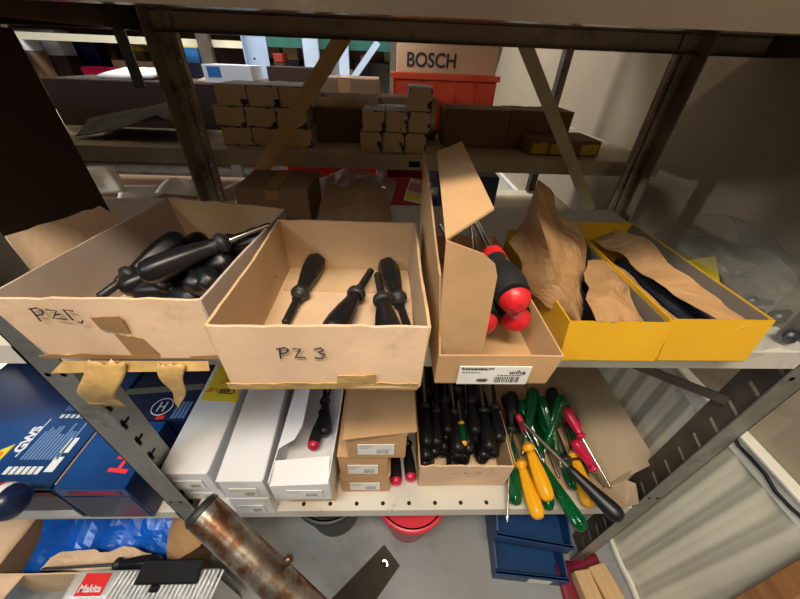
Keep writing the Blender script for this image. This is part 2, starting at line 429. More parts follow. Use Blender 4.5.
# ================================================================== MAIN RACK
D = .463; S1 = -.48; S2 = .328
def L_post(b, xf0, xf1, xs, yf, ys, z0, z1, t=.002, slots=True):
    """face xf0..xf1 on the plane yf, flange on the plane xs from yf to ys"""
    b.slot(0); b.box((xf0, min(yf, yf), z0), (xf1, yf+t, z1)); b.box((xs-t/2, min(yf, ys), z0), (xs+t/2, max(yf, ys), z1))
    if not slots: return b
    b.slot(1)
    z = z0+.05; s = -1 if xs > 0 else 1
    ym = (yf+ys)/2
    while z < z1-.03:
        b.box((xs-t*.7, ym-.004, z-.003), (xs+t*.7, ym+.013, z+.003)); b.box((xs-t*.7, ym-.003, z-.013), (xs+t*.7, ym+.003, z+.010)); z += .05
    return b
def holes(b, x, y, zs, r=.0035):
    b.slot(1)
    for z in zs:
        vs = [(x+r*math.cos(a), y, z+r*math.sin(a)) for a in [k*math.pi/4 for k in range(8)]]; b.add(vs, [tuple(range(8))[::-1]])
        b.add([(v[0], v[1], v[2]) for v in vs], [tuple(range(8))])
rack = thing('shelving_rack', 'grey steel shelving rack holding the screwdriver boxes', 'rack', (0, .23, ZF))
b = MB(); L_post(b, -.5, -.46, -.499, 0, .066, ZF, 1.1); holes(b, -.49, -.0006, (-.05, .28, -.43)); holes(b, -.471, -.0006, (-.05, .28, -.43)); b.build('post', [STEEL, HOLE], rack)
b = MB(); L_post(b, .46, .5, .499, 0, .064, ZF, 1.1); holes(b, .489, -.0006, (-.05, .28, -.43)); holes(b, .471, -.0006, (-.05, .28, -.43)); b.build('post', [STEEL, STEEL], rack)
b = MB().box((.4965, .0025, ZF), (.4978, .0638, 1.1)); b.slot(1); z = ZF+.05
while z < 1.0:
    b.hexa([(.4962, .022, z-.008), (.4968, .022, z-.008), (.4968, .044, z), (.4962, .044, z)], [(.4962, .022, z-.002), (.4968, .022, z-.002), (.4968, .044, z+.006), (.4962, .044, z+.006)]); z += .05
b.build('flange_shade_sheet', [DARKST, WALLM], rack)  # dark sheet over the right flange, its shade put into the colour
for s in (-1, 1):
    b = MB(); f = (lambda z: .055*(z)) if s < 0 else (lambda z: -.012-.03*z)
    def pb(xa, ya, xb, yb):
        z0, z1 = ZF, 1.1; b.hexa([(xa+f(z0)*0, ya, z0), (xb+f(z0)*0, ya, z0), (xb, yb, z0), (xa, yb, z0)], [(xa+f(.6), ya, z1), (xb+f(.6), ya, z1), (xb+f(.6), yb, z1), (xa+f(.6), yb, z1)])
    x0, x1 = sorted((s*.5, s*.462)); pb(x0, D, x1, D+.003); pb(s*.5-.0015, D-.036, s*.5+.0015, D); pb(s*.480-.003, D-.006, s*.480+.003, D); pb(s*.464-.0015, D-.010, s*.464+.0015, D)
    b.slot(1)
    for k in range(30):
        z = ZF+.04+k*.06; xx = s*.472+f(.6)*(z-ZF)/(1.1-ZF); vs = [(xx+.003*math.cos(a), D-.0006, z+.003*math.sin(a)) for a in [q*math.pi/4 for q in range(8)]]; b.add(vs, [tuple(range(8))])
    b.build('post', [POSTR, PANELT], rack)
def shelf(par, x0, x1, y0, y1, z, m, lip=.03, hole=False, name='shelf'):
    b = MB(); b.box((x0, y0, z-.002), (x1, y1, z)); b.box((x0, y0, z-lip), (x1, y0+.002, z-.002)); b.box((x0, y1-.002, z-lip), (x1, y1, z-.002))
    b.box((x0, y0+.002, z-lip), (x1, y0+.014, z-lip+.002)); b.box((x0, y1-.014, z-lip), (x1, y1-.002, z-lip+.002))
    b.box((x0, y0, z-lip), (x0+.002, y1, z-.002)); b.box((x1-.002, y0, z-lip), (x1, y1, z-.002))
    if hole:
        b.slot(1); x = x0+.05; 
        while x < x1-.02:
            b.add([(x+.0044*math.cos(k*math.pi/5), y0+.013+.0044*math.sin(k*math.pi/5), z+.0004) for k in range(10)], [tuple(range(10))]); x += .0555
    return b.build(name, [m, HOLE], par)
shelf(rack, -.46, .46, 0, D, 0, SHELFM, .03)
shelf(rack, -.46, .46, 0, D, S1, SHELFM, .03, True)
shelf(rack, -.499, .612, -.002, D-.001, S2, TOPM, .031)
LIPM = mat('lightened_brown_lip_steel', (.50, .40, .30), .4, .1, var=.12, scale=6, stain=(.30, .24, .17), stain_amt=.4, stain_scale=9)
b = MB().box((-.498, D-.0045, S2-.0312), (.611, D-.003, S2-.003)); b.build('lightened_rear_lip', LIPM, rack)  # paler sheet over the dim rear lip, brightness put into its colour
shelf(rack, -.499, .612, -.002, D-.001, .82, TOPM, .031)  # unseen upper shelf, added to block light from above
b = MB().bar((-.437, D+.006, -.03), (.045, D+.006, .545), .028, .003, (1, 0, 0)); b.build('brace', BRACE, rack)
b = MB().bar((.415, D+.010, -.005), (-.02, D+.010, .54), .024, .003, (1, 0, 0)); b.build('brace', BRACE2, rack)
b = MB().bar(at(728, 401, x=.49), (.20, D-.01, -.29), .018, .003, (0, 0, 1)); b.build('brace', DARKST, rack)
rack2 = thing('shelving_rack', 'left neighbouring steel rack bay that carries the blue tool cartons', 'rack', (-1, .23, ZF))
shelf(rack2, -1.5, -.5, 0, D, 0, SHELFM, .03); shelf(rack2, -1.5, -.5, 0, D, S1, SHELFM, .03); shelf(rack2, -1.5, -.501, 0, D, S2, TOPM, .03); shelf(rack2, -1.5, -.501, 0, D, .82, TOPM, .03)
for y in (0, D):
    b = MB(); L_post(b, -1.54, -1.5, -1.501, y, y+.03, ZF, 1.1, slots=False); b.build('post', DARKST, rack2)
b = MB().bar(at(118, 28, y=D), at(141, 88, y=D), .02, .003, (1, 0, 0)); b.build('brace', STEEL, rack2)

# ================================================================== REAR RACK
R0 = .505; R1 = .985; RZ = .10
rr = thing('shelving_rack', 'dim steel rack standing back to back behind the main one', 'rack', (0, .75, ZF))
shelf(rr, -1.5, .56, R0, R1, RZ, REARSH, .032); shelf(rr, -1.5, .612, R0, R1, .56, REARSH, .03); shelf(rr, -1.5, .612, R0, R1, .98, REARSH, .03); shelf(rr, -1.5, .56, R0, R1, -.125, REARSH, .03)  # the two highest shelves are unseen, added to block light
for x0, m_, w in ((.46, DARKST, .036), (at(249, 60, y=R1).x, COOLW, at(269, 60, y=R1).x-at(249, 60, y=R1).x)):  # left post paler than the right, far light put into its colour
    b = MB(); b.box((x0, R1, ZF), (x0+w, R1+.003, 1.1)); b.box((x0-.001, R1-.03, ZF), (x0+.001, R1, 1.1)); b.slot(1)
    for k in range(30):
        z = ZF+.04+k*.06; vs = [(x0+.018+.0035*math.cos(a), R1-.0006, z+.0035*math.sin(a)) for a in [q*math.pi/4 for q in range(8)]]; b.add(vs, [tuple(range(8))])
    b.build('post', [m_, HOLE], rr)
b = MB().box((-.03, R0-.0008, .075), (-.004, R0, .087)); b.build('rack_plate', HOLE, rr)

# ================================================================== BOXES ON THE UPPER SHELF
T = carton_shell('cardboard_carton', 'open tan cardboard carton marked PZ2, full of black screwdrivers', -.445, -.017, -.252, .225, .001, .084, CARD, CARDIN, amp=.0018, ragged=.03, seed=1, skew=(.006, 0, .002, 0), m_wall=CARDGREY, bl=(.022, .025), br=(.016, -.012))
c = Vector((-.412, -.0225, .058))
X = (1, 0, 0); Z = (0, 0, 1)
strokes(T, [[(0, 0), (0, .9)], [(-.1, .85), (.35, .95), (.55, .75), (.4, .5), (.05, .42)],
            [(.75, .85), (1.25, .75), (.8, .25), (1.45, .15)], [(1.0, .45), (1.3, .55)],
            [(1.75, .1), (1.65, .85), (2.1, .75)], [(1.95, -.02), (2.1, -.1), (2.25, .1)]], c, X, Z, .018, INK, .0009)
b = MB().panel((-.362, -.0205, .046), (-.336, -.0205, .042), (-.334, -.0225, .066), (-.362, -.0225, .064), .001, 6, 5, .0004, .1, 4)
b.panel((-.350, -.0195, .006), (-.318, -.0195, .006), (-.328, -.021, .034), (-.352, -.021, .040), .001, 6, 5, .0004, .1, 5)
b.panel((-.45, -.0195, .002), (-.258, -.0195, .002), (-.258, -.0195, .0075), (-.45, -.0195, .0075), .001, 12, 2, .0004, .6, 6); b.build('tape_patch', PACKTAPE, T)
# side flap standing out to the left
b = MB().panel((-.50, .06, .005), (-.47, .24, .005), at(100, 206, z=.088), at(6, 236, z=.088), .003, 10, 5, .002, .05, 8)
b.build('side_flap', CARD, T)

T = carton_shell('cardboard_carton', 'open tan cardboard carton marked PZ3 with four loose black screwdrivers', -.229, -.056, -.038, .170, .001, .085, CARD, CARDIN, amp=.0014, ragged=.025, seed=11, skew=(0, .003, .0, 0), m_wall=CARDIN)
strokes(T, [[(0, 0), (.1, .9)], [(-.1, .8), (.4, .95), (.6, .75), (.4, .5), (.1, .45)],
            [(.85, .85), (1.3, .85), (.9, .1), (1.5, .12)],
            [(2.1, .8), (2.5, .95), (2.65, .75), (2.35, .55), (2.7, .35), (2.5, .05), (2.05, .1)]], (-.172, -.0585, .047), X, Z, .0155, INK, .0009)
b = MB().panel((-.122, -.0585, .013), (-.083, -.0585, .012), (-.083, -.0605, .028), (-.12, -.0605, .026), .001, 6, 4, .0006, .2, 3)
b.panel((-.232, -.0575, .0), (-.04, -.0575, .0), (-.04, -.059, .012), (-.232, -.059, .011), .001, 20, 2, .001, .35, 9)
b.panel((-.04, -.0575, .0), (-.028, .02, .0), (-.028, .02, .03), (-.036, -.0585, .02), .0012, 6, 3, .003, .3, 10); b.build('tape_patch', TAPE, T)
b = MB().panel((-.222, .108, .0045), (-.045, .106, .0045), (-.045, .166, .006), (-.226, .168, .006), .002, 8, 4, .001); b.build('bottom_flap', CARDIN, T)
for nm, bt, tp, lb in (('a', at(318, 258, z=.022), at(284, 326, z=.010), 'black screwdriver lying handle up at the left of the PZ3 carton'),
                       ('b', at(330, 336, z=.022), at(372, 269, z=.020), 'middle black screwdriver of the PZ3 carton, pointing away with its blade up'),
                       ('c', at(386, 262, z=.022), at(411, 338, z=.008), 'black screwdriver with rounded grip lying at the right of the PZ3 carton'),
                       ('d', at(392, 345, z=.034), at(377, 273, z=.024), 'black screwdriver lying under and beside the rightmost grip in the PZ3 carton')):
    driver('black', bt, tp, lb, 'black screwdrivers in the PZ3 carton')
# masking tape torn off under the PZ2 box
b = MB().panel((-.44, -.03, -.012), (-.27, -.026, -.010), (-.27, -.022, .001), (-.425, -.024, .001), .0008, 14, 3, .002, 0, 3)
b.build('torn_tape', TAPE)
o = bpy.data.objects['torn_tape']; tag(o, 'long torn strip of masking tape hanging under the PZ2 carton', 'tape', 'torn masking tape under the cartons')
def hang(pts, lb, seed):
    P = [at(x, y, y=yy) for x, y, yy in pts]
    b = MB().panel(P[0], P[1], P[2], P[3], .0008, 10, 14, .004, .12, seed, fn=lambda u, v: Vector((.004*math.sin(v*7+seed), -.006*math.sin(v*3.1), 0)), sc=22)
    tag(b.build('torn_tape', TAPE), lb, 'tape', 'torn masking tape under the cartons')
hang([(85, 407, -.030), (122, 411, -.030), (124, 362, -.026), (82, 362, -.026)], 'wide crinkled flap of masking tape hanging over the rack post', 2)
hang([(178, 405, -.030), (182, 409, -.030), (190, 362, -.022), (160, 362, -.022)], 'pointed scrap of masking tape hanging left of the PZ3 carton', 5)

# pile of black drivers in the PZ2 box
pile = [(( 182,236),(112,288),.060,.035,'black'), ((203,236),(150,292),.045,.02,'black'), ((140,276),(273,223),.062,.088,'steel'),
        ((120,290),(240,236),.030,.05,'black'), ((215,285),(170,250),.045,.03,'black'), ((190,290),(236,250),.040,.04,'black'),
        ((160,292),(205,250),.028,.035,'black'), ((232,262),(130,268),.055,.030,'black'), ((265,238),(160,262),.066,.050,'black'),
        ((262,232),(190,290),.052,.03,'black'), ((225,240),(262,268),.040,.03,'steel'), ((135,292),(228,288),.022,.02,'steel'), ((240,275),(185,262),.034,.02,'black'), ((200,300),(150,285),.020,.015,'black')]
plab = ['at the back with its grip raised', 'with its grip standing beside the raised one', 'on top with its bright blade over the rear edge', 'low on the left pointing to the back right',
        'with its grip against the front right', 'in the front middle pointing to the back', 'deep at the front left', 'lying across the middle of the pile', 'with its grip in the back right corner', 'with its grip against the rear right rim', 'short one leaning to the right wall',
        'flat along the front wall', 'half buried on the right', 'buried deepest at the front']
for (a, c_, za, zc, k), lb in zip(pile, plab):
    driver(k, at(*a, z=za), at(*c_, z=zc), 'black screwdriver in the PZ2 carton '+lb, 'black screwdrivers in the PZ2 carton')

# kraft box with standing lid and red-black drivers
fx0, fx1, fy0, fy1 = -.021, .098, -.050, .215
T = carton_shell('product_carton', 'narrow kraft box with raised lid and white label, holding red and black screwdrivers', fx0, fy0, fx1, fy1, .001, .044, KRAFT, KRAFT, t=.002, amp=.0006, ragged=0, seed=21, skew=(0, .006, 0, .0))
b = MB()   # tall side panel with its two broad ears, standing up from the left wall
b.panel((fx0, fy1, .044), (fx0, fy0, .044), (fx0-.003, fy0+.030, .118), (fx0-.006, fy1-.02, .178), .002, 12, 8, .0008)
b.build('lid_panel', KRAFT, T)
A1 = Vector((fx0, fy0, .040))
def poly_slab(pts, t, m, name, par):
    b = MB(); P = [Vector(p) for p in pts]; n = ((P[1]-P[0]).cross(P[2]-P[0])).normalized(); k = len(P)
    vs = [p-n*t/2 for p in P]+[p+n*t/2 for p in P]
    b.add(vs, [tuple(range(k))[::-1], tuple(range(k, 2*k))]+[(i, (i+1) % k, k+(i+1) % k, k+i) for i in range(k)])
    return b.build(name, m, par)
def ear(px, y): return [at(x, yy, y=y) for x, yy in px]
poly_slab(ear([(437, 354), (479, 357), (484, 345), (497, 276), (495, 264), (484, 254), (446, 240)], -.042), .002, KRAFT, 'lid_ear', T)
poly_slab([at(446, 240, y=-.03), at(494, 209, y=.0), at(490, 200, y=.02), at(462, 142, y=.16), at(437, 152, y=.15)], .002, KRAFT, 'lid_ear', T)
sticker(T, (fx0+.022, fy0-.002, .004), X, Z, .074, .027, WHITEP, words=(('SB Schraubendreher Heft', .03, .88, .0032, INK), ('wiha', .70, .60, .0095, INK)))
b = MB().lathe([(0, .0008), (.003, .0018), (.009, .0018), (.012, .0006)], (fx0+.042, fy0-.0034, .011), (1, 0, 0), 8); b.build('label_picture', INK, T)
for bt, px, lb in ((at(519, 308, y=-.022), (488, 246), 'thick red and black screwdriver on top, blade pointing back'),
                   (at(519, 327, y=-.012), (494, 268), 'thick red and black screwdriver under the top one'),
                   (at(483, 331, y=-.018), (476, 262), 'red and black screwdriver half hidden behind the box lid')):
    h = aim(bt, *px, .115); driver('chunky', bt, bt+(h-bt)*1.75, lb, 'red and black screwdrivers in the kraft box')
dirdriver('chunky', (.045, .085, .032), (-.18, 1, .10), .17, 'red and black screwdriver deepest at the back of the kraft box', 'red and black screwdrivers in the kraft box')

# yellow boxes
T1 = carton_shell('yellow_box', 'open yellow box with a tall sheet of crumpled kraft paper', .128, -.017, .240, .228, .001, .052, YEL, YEL, t=.002, amp=.0006, ragged=0, seed=31, m_wall=YEL, skew=(.0, .004, -.011, 0))
T2 = carton_shell('yellow_box', 'open yellow box at the right end with a slanting grey inner side', .2445, -.016, .352, .262, .001, .054, YEL, YEL, t=.002, amp=.0006, ragged=0, seed=34, skew=(0, .012, -.014, 0), m_wall=YEL)
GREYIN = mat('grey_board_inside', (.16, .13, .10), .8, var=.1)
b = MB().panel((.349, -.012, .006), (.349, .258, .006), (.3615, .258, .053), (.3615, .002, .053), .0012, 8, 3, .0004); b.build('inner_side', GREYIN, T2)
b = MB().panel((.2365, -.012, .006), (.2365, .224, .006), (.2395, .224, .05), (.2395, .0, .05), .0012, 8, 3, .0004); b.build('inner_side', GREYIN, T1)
def crumple(name, label, pts, nx, ny, amp, m, cat='paper', seed=0, t=.0006, sc=16, group=None):
    """pts: grid rows of world points, interpolated and creased"""
    R_ = len(pts); C_ = len(pts[0]); V = []
    for j in range(ny+1):
        v = j/ny*(R_-1); j0 = min(int(v), R_-2); fv = v-j0
        for i in range(nx+1):
            u = i/nx*(C_-1); i0 = min(int(u), C_-2); fu = u-i0
            q = (Vector(pts[j0][i0])*(1-fu)+Vector(pts[j0][i0+1])*fu)*(1-fv)+(Vector(pts[j0+1][i0])*(1-fu)+Vector(pts[j0+1][i0+1])*fu)*fv
            w = noise.voronoi(q*sc+Vector((seed, 0, 0)))[0]
            k = (w[1]-w[0])
            o = noise.noise_vector(q*sc*.8+Vector((seed*5, 1, 2)))
            V.append(q+o*amp+Vector((0, -1, .6))*(k-.3)*amp*.8)
    b = MB(); W = nx+1
    b.add(V, [(j*W+i, j*W+i+1, (j+1)*W+i+1, (j+1)*W+i) for j in range(ny) for i in range(nx)], False)
    o = b.build(name, m)
    s = o.modifiers.new('thick', 'SOLIDIFY'); s.thickness = t
    return tag(o, label, cat, group)
crumple('kraft_paper', 'tall crumpled kraft paper sheet standing in the left yellow box',
        [[at(511, 244, y=.15), at(534, 186, y=.19), at(560, 205, y=.20), at(579, 228, y=.20)],
         [at(525, 268, y=.10), at(545, 240, y=.07), at(566, 236, y=.14), at(583, 262, y=.12)],
         [at(546, 306, y=.03), at(562, 285, y=.035), at(576, 270, y=.085), at(584, 300, y=.07)],
         [at(566, 322, y=.01), at(574, 324, y=.0), at(581, 322, y=.02), at(585, 326, y=.02)]], 15, 18, .013, PAPER, seed=1, sc=24)
crumple('kraft_paper', 'pale folded end of kraft paper lying at the front of the left yellow box',
        [[at(588, 262, z=.06), at(606, 258, z=.055), at(624, 268, z=.05)], [at(590, 285, z=.062), at(615, 278, z=.07), at(634, 292, z=.05)], [at(588, 305, z=.055), at(612, 300, z=.064), at(648, 316, z=.045)], [at(594, 322, z=.05), at(615, 324, z=.05), at(650, 322, z=.042)]], 13, 13, .010, PAPER, seed=4, sc=28)
crumple('kraft_paper', 'strip of kraft paper arching over dark contents in the right yellow box',
        [[(.262, .235, .03), (.262, .20, .05), (.275, .14, .052), (.29, .09, .05), (.30, .05, .048), (.318, -.006, .04)],
         [(.31, .245, .035), (.305, .20, .07), (.318, .16, .068), (.327, .10, .06), (.334, .05, .055), (.338, .0, .05)]], 26, 8, .011, PAPER, seed=9, sc=26)
crumple('kraft_paper', 'narrow fold of kraft paper along the left side of the right yellow box',
        [[(.252, .19, .03), (.25, .10, .046), (.25, .03, .046), (.252, -.008, .04)], [(.268, .19, .035), (.27, .10, .042), (.276, .03, .035), (.29, -.008, .03)]], 16, 5, .007, PAPER, seed=12, sc=26)
for i in range(5):
    b = MB().box((.262+i*.016, .0+i*.004, .005), (.274+i*.016, .2-i*.01, .024+.003*(i % 3)))
    tag(b.build('hardware_part', TINTB, bevel=.003), 'dark steel part under the kraft paper in the right yellow box', 'part', 'dark parts in the right yellow box')
for i in range(3):
    b = MB().box((.140+i*.03, .04, .004), (.163+i*.03, .2, .03+.004*i))
    tag(b.build('hardware_part', TINTB, bevel=.003), 'dark part beneath the kraft paper in the left yellow box', 'part', 'dark parts in the left yellow box')

# clear bag at the right end
crumple('plastic_bag', 'clear crumpled plastic bag of small parts at the right end of the shelf',
        [[(.37, .25, .02), (.42, .26, .045), (.47, .25, .05), (.52, .24, .02)], [(.375, .18, .055), (.43, .19, .07), (.48, .18, .065), (.55, .18, .02)],
         [(.38, .1, .055), (.44, .1, .06), (.50, .1, .055), (.58, .1, .01)], [(.372, .03, .035), (.43, .02, .042), (.49, .0, .03), (.56, -.01, -.01)], [(.372, .0, .004), (.42, .0, .004), (.46, -.01, .002), (.50, -.015, -.02)]], 30, 34, .014, FILM, 'bag', 3, .0003, 20)
crumple('plastic_bag', 'second clear bag layer folded upright against the right wall',
        [[(.42, .22, .03), (.46, .24, .085), (.50, .23, .085), (.55, .2, .02)], [(.42, .16, .04), (.48, .2, .09), (.53, .18, .08), (.585, .14, .01)], [(.44, .06, .02), (.49, .1, .05), (.53, .08, .04), (.59, .05, -.03)]], 26, 24, .014, FILM, 'bag', 8, .0003, 18)
Ty = thing('price_card', 'yellow card inside the clear plastic bag at the right', 'card', at(700, 278, y=.2))
Q = [at(686, 282, y=.18), at(720, 284, y=.17), at(715, 256, y=.21), at(680, 262, y=.21)]
b = MB().panel(Q[0], Q[1], Q[2], Q[3], .001, 4, 4, .001); b.build('card', YELL, Ty)
text(Ty, 'CESS', Q[3]+(Q[0]-Q[3])*.38+(Q[1]-Q[0])*.16, Q[1]-Q[0], Q[3]-Q[0], .014, INK, bold=.0004)
for i, (x, y, z) in enumerate(((.425, .012, .002), (.445, .05, .002), (.405, .06, .002), (.44, .09, .002), (.49, .17, .002))):
    b = MB().lathe([(0, .004), (.003, .009), (.012, .010), (.016, .006), (.03, .0045), (.034, .002)], (x, y, z+.01), (.6, .4-.2*i, .1), 14)
    tag(b.build('hardware_part', TINTB), 'small dark steel fitting inside the clear bag', 'part', 'dark fittings in the clear bag')

# things just behind the front boxes on the upper shelf
closed_box('carton', 'dark brown carton behind the PZ3 carton near the left brace', (-.36, .33, .001), (-.225, .45, .075), KRAFTD, group=None)
crumple('kraft_paper', 'dark brown wrapping paper bunched behind the PZ3 carton',
        [[(-.205, .40, .07), (-.17, .42, .05), (-.13, .42, .075), (-.08, .42, .05)], [(-.21, .33, .03), (-.17, .34, .04), (-.12, .34, .05), (-.07, .36, .02)], [(-.21, .30, .002), (-.16, .31, .002), (-.12, .3, .002), (-.07, .34, .002)]], 20, 16, .006, KRAFTB, seed=22)
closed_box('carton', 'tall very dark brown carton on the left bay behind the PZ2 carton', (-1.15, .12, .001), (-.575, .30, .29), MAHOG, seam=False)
closed_box('carton', 'light brown carton at the far left edge beside the rack post', (-.72, .005, .001), (-.535, .07, .035), CARD, seam=False)

# ================================================================== LOWER SHELF
def slim_box(name, label, x0, x1, y0, y1, z0, z1, m, group, lid=True, lab=True, words=(), lidm=None, dx=0):
    T = thing(name, label, 'box', ((x0+x1)/2, (y0+y1)/2, z0), group)
    b = MB(); b.hexa([(x0, y0, z0), (x1, y0, z0), (x1+dx, y1, z0), (x0+dx, y1, z0)], [(x0, y0, z1-.001), (x1, y0, z1-.001), (x1+dx, y1, z1-.001), (x0+dx, y1, z1-.001)]); b.build('box_body', m, T, bevel=.0015)
    if lid:
        b = MB(); e = .001
        b.hexa([(x0-e, y0-e, z1-.001), (x1+e, y0-e, z1-.001), (x1+e+dx, y1, z1-.001), (x0-e+dx, y1, z1-.001)], [(x0-e, y0-e, z1+.001), (x1+e, y0-e, z1+.001), (x1+e+dx, y1, z1+.001), (x0-e+dx, y1, z1+.001)])
        b.hexa([(x1, y0+.006, z1-.016), (x1+.002, y0+.006, z1-.016), (x1+.002+dx, y1, z1-.016), (x1+dx, y1, z1-.016)], [(x1, y0+.002, z1), (x1+.002, y0+.002, z1), (x1+.002+dx, y1, z1), (x1+dx, y1, z1)])
        b.build('lid', lidm or m, T, bevel=.0008)
    if lab: sticker(T, (x0+(x1-x0)*.18, y0-.0008, z0+(z1-z0)*.2), X, Z, (x1-x0)*.62, (z1-z0)*.42, WHITEP, ink=GINK)
    return T
G = 'long white cartons on the lower shelf'
slim_box('white_carton', 'lower white carton beneath the leftmost long white one', -.484, -.408, .024, .34, S1, -.424, WHITEC, G)
slim_box('white_carton', 'leftmost long white closed carton, beside the rack post', -.491, -.405, .018, .345, -.421, -.352, WHITEC, G, dx=-.01)
slim_box('white_carton', 'white carton with crushed top under the second long white one', -.374, -.296, -.004, .33, S1, -.405, WHITEC, G)
slim_box('white_carton', 'second long white closed carton, between the leftmost and the open one', -.372, -.292, -.004, .34, -.404, -.333, WHITEC, G, dx=-.02)
slim_box('kraft_carton', 'plain kraft carton hidden beneath the open white carton', -.272, -.176, .018, .32, S1, -.405, CARD, None, lab=False)
# open white carton
T = thing('white_carton', 'open white carton with its lid folded up and a dark screwdriver inside', 'box', (-.225, .16, -.404), G)
b = MB(); z0 = -.404; z1 = -.335; x0, x1, y0, y1 = -.281, -.175, -.006, .34
b.box((x0, y0, z0), (x1, y1, z0+.002))
b.panel((x0, y0, z0), (x1, y0, z0), (x1, y0, z1-.004), (x0, y0, z1-.012), .002, 4, 3, .0003); b.panel((x1, y1, z0), (x0, y1, z0), (x0, y1, z1), (x1, y1, z1), .002, 4, 3, .0003)
b.panel((x0, y1, z0), (x0, y0, z0), (x0, y0, z1), (x0, y1, z1), .002, 6, 3, .0005); b.panel((x1, y0, z0), (x1, y1, z0), (x1+.006, y1, z1+.03), (x1+.003, y0, z1+.012), .002, 8, 3, .0008)
b.build('box_body', WHITEC, T)
b = MB().panel((x0, y0-.001, z1-.012), (x1, y0-.001, z1-.005), (x1-.003, y0+.045, z1+.005), (x0+.001, y0+.04, z1-.002), .0015, 6, 4, .0004); b.build('front_flap', WHITEC, T)
P = [(x0, y0+.06, z1), (x0, y1, z1), (x0+.028, y1, z1+.012), (x0+.040, y0+.13, z1+.014), (x0+.040, y0+.10, z1+.014), (x0+.030, y0+.075, z1+.010), (x0+.008, y0+.065, z1+.003)]
poly_slab(P, .0015, WHITEC, 'side_flap', T)
sticker(T, (x0+.028, y0-.0015, z0+.016), X, Z, .064, .026, WHITEP, ink=GINK)
dirdriver('dark', (-.226, .078, -.382), (.10, 1, .03), .25, 'dark screwdriver with a red butt inside the open white carton')
driver('black', (-.205, .11, -.385), (-.235, .30, -.372), 'second dark screwdriver lying deeper in the open white carton')
# kraft carton stack
G = 'stacked kraft cartons with white labels'
slim_box('kraft_carton', 'bottom kraft carton of the labelled stack of three', -.165, -.064, .036, .32, S1, -.405, KRAFT, G)
slim_box('kraft_carton', 'middle kraft carton of the labelled stack of three', -.163, -.068, .034, .32, -.403, -.322, KRAFT, G)
T = slim_box('kraft_carton', 'top kraft carton of the labelled stack, shoved right with a loose lid', -.142, -.036, .030, .30, -.320, -.238, KRAFT, G)
b = MB().panel((-.145, .018, -.236), (-.020, .030, -.232), (-.018, .30, -.229), (-.145, .30, -.231), .002, 10, 10, .001, 0, 3); b.build('loose_lid', KRAFT, T)
for x, lb in ((-.049, 'left of the pair of dark screwdrivers with crimson butts by the kraft cartons'), (-.016, 'right of the pair of dark screwdrivers with crimson butts by the kraft cartons')):
    dirdriver('dark', (x, .042 if x < -.02 else .050, S1+.0145), (.0 if x < -.02 else -.05, 1, .0), .24, lb, 'pair of dark screwdrivers with crimson butts')
# box of black drivers
T = carton_shell('cardboard_carton', 'open brown carton crammed with black screwdrivers on the lower shelf', .001, .048, .190, .40, S1+.001, S1+.098, CARD, KRAFT, amp=.0012, ragged=.08, seed=41, skew=(.003, .0, .004, 0), m_wall=KRAFT)
strokes(T, [[(0, 0), (.4, .3), (.6, .1), (.9, .35), (1.3, .2)], [(1.7, .5), (2.0, .7), (2.0, .1), (2.4, .0), (2.6, .3)], [(3.2, .4), (3.5, .7), (3.9, .3), (4.1, .5), (3.8, .0), (3.3, .1)], [(2.2, -.7), (2.6, -.5), (3.0, -.7), (3.3, -.5)]], (.062, .0425, S1+.066), X, Z, .016, GINK, .0006)
rnd = random.Random(5)
rows = ['front left corner', 'front row second from the left', 'middle of the front row', 'front row second from the right', 'front right corner']
n = 0
for lay in range(4):
    for k in range(8):
        x = .016+k*.0225+rnd.uniform(-.004, .004); y = .062+(k % 3)*.018+rnd.uniform(0, .025); z = S1+.019+lay*.023+rnd.uniform(0, .006)
        fl = (k*3+lay) % 5 == 0
        if fl: driver('black', (x, y+.23, z), (x+rnd.uniform(-.02, .02), y, z), 'black screwdriver packed in the open brown carton on the lower shelf', 'black screwdrivers packed in the lower carton')
        else: dirdriver('black' if (k+lay) % 3 else 'steel', (x, y, z), (rnd.uniform(-.15, .15), 1, rnd.uniform(.0, .05)), rnd.uniform(.20, .25),
                  'black screwdriver packed in the open brown carton on the lower shelf', 'black screwdrivers packed in the lower carton')
driver('small', at(464, 447, z=S1+.095)+Vector((0, .0, .004)), at(458, 400, z=S1+.115), 'little yellow and green screwdriver on top of the black ones')

# tool carton at the right with a big torn flap
T = thing('cardboard_carton', 'broken-open beige carton with a torn flap, full of green and yellow screwdrivers', 'cardboard box', (.32, .2, S1))
b = MB().box((.203, .035, S1+.001), (.415, .42, S1+.004)); b.panel((.203, .42, S1), (.203, .06, S1), (.203, .06, S1+.075), (.203, .42, S1+.085), .002, 10, 4, .001, .05, 3)
b.panel((.42, .42, S1), (.203, .42, S1), (.203, .42, S1+.09), (.42, .42, S1+.09), .002, 8, 4, .001)
b.build('box_body', CARDIN, T)
BEIGE = mat('beige_board', (.37, .28, .18), .8, var=.08, scale=8, bump=.1)
A = Vector((.405, .0, S1+.006)); Bk = Vector((.405, .42, S1+.006))
Pf = [at(602, 500, z=S1+.008), Vector((.405, .42, S1+.006)), Vector((.44, .42, S1+.14)), at(600, 395, x=.47), at(659, 462, z=-.40), at(641, 475, z=-.41), at(638, 480, z=-.415), at(632, 470, z=-.42), at(628, 476, z=-.42), at(634, 483, z=-.425), at(638, 500, z=-.43), at(628, 508, z=-.44)]
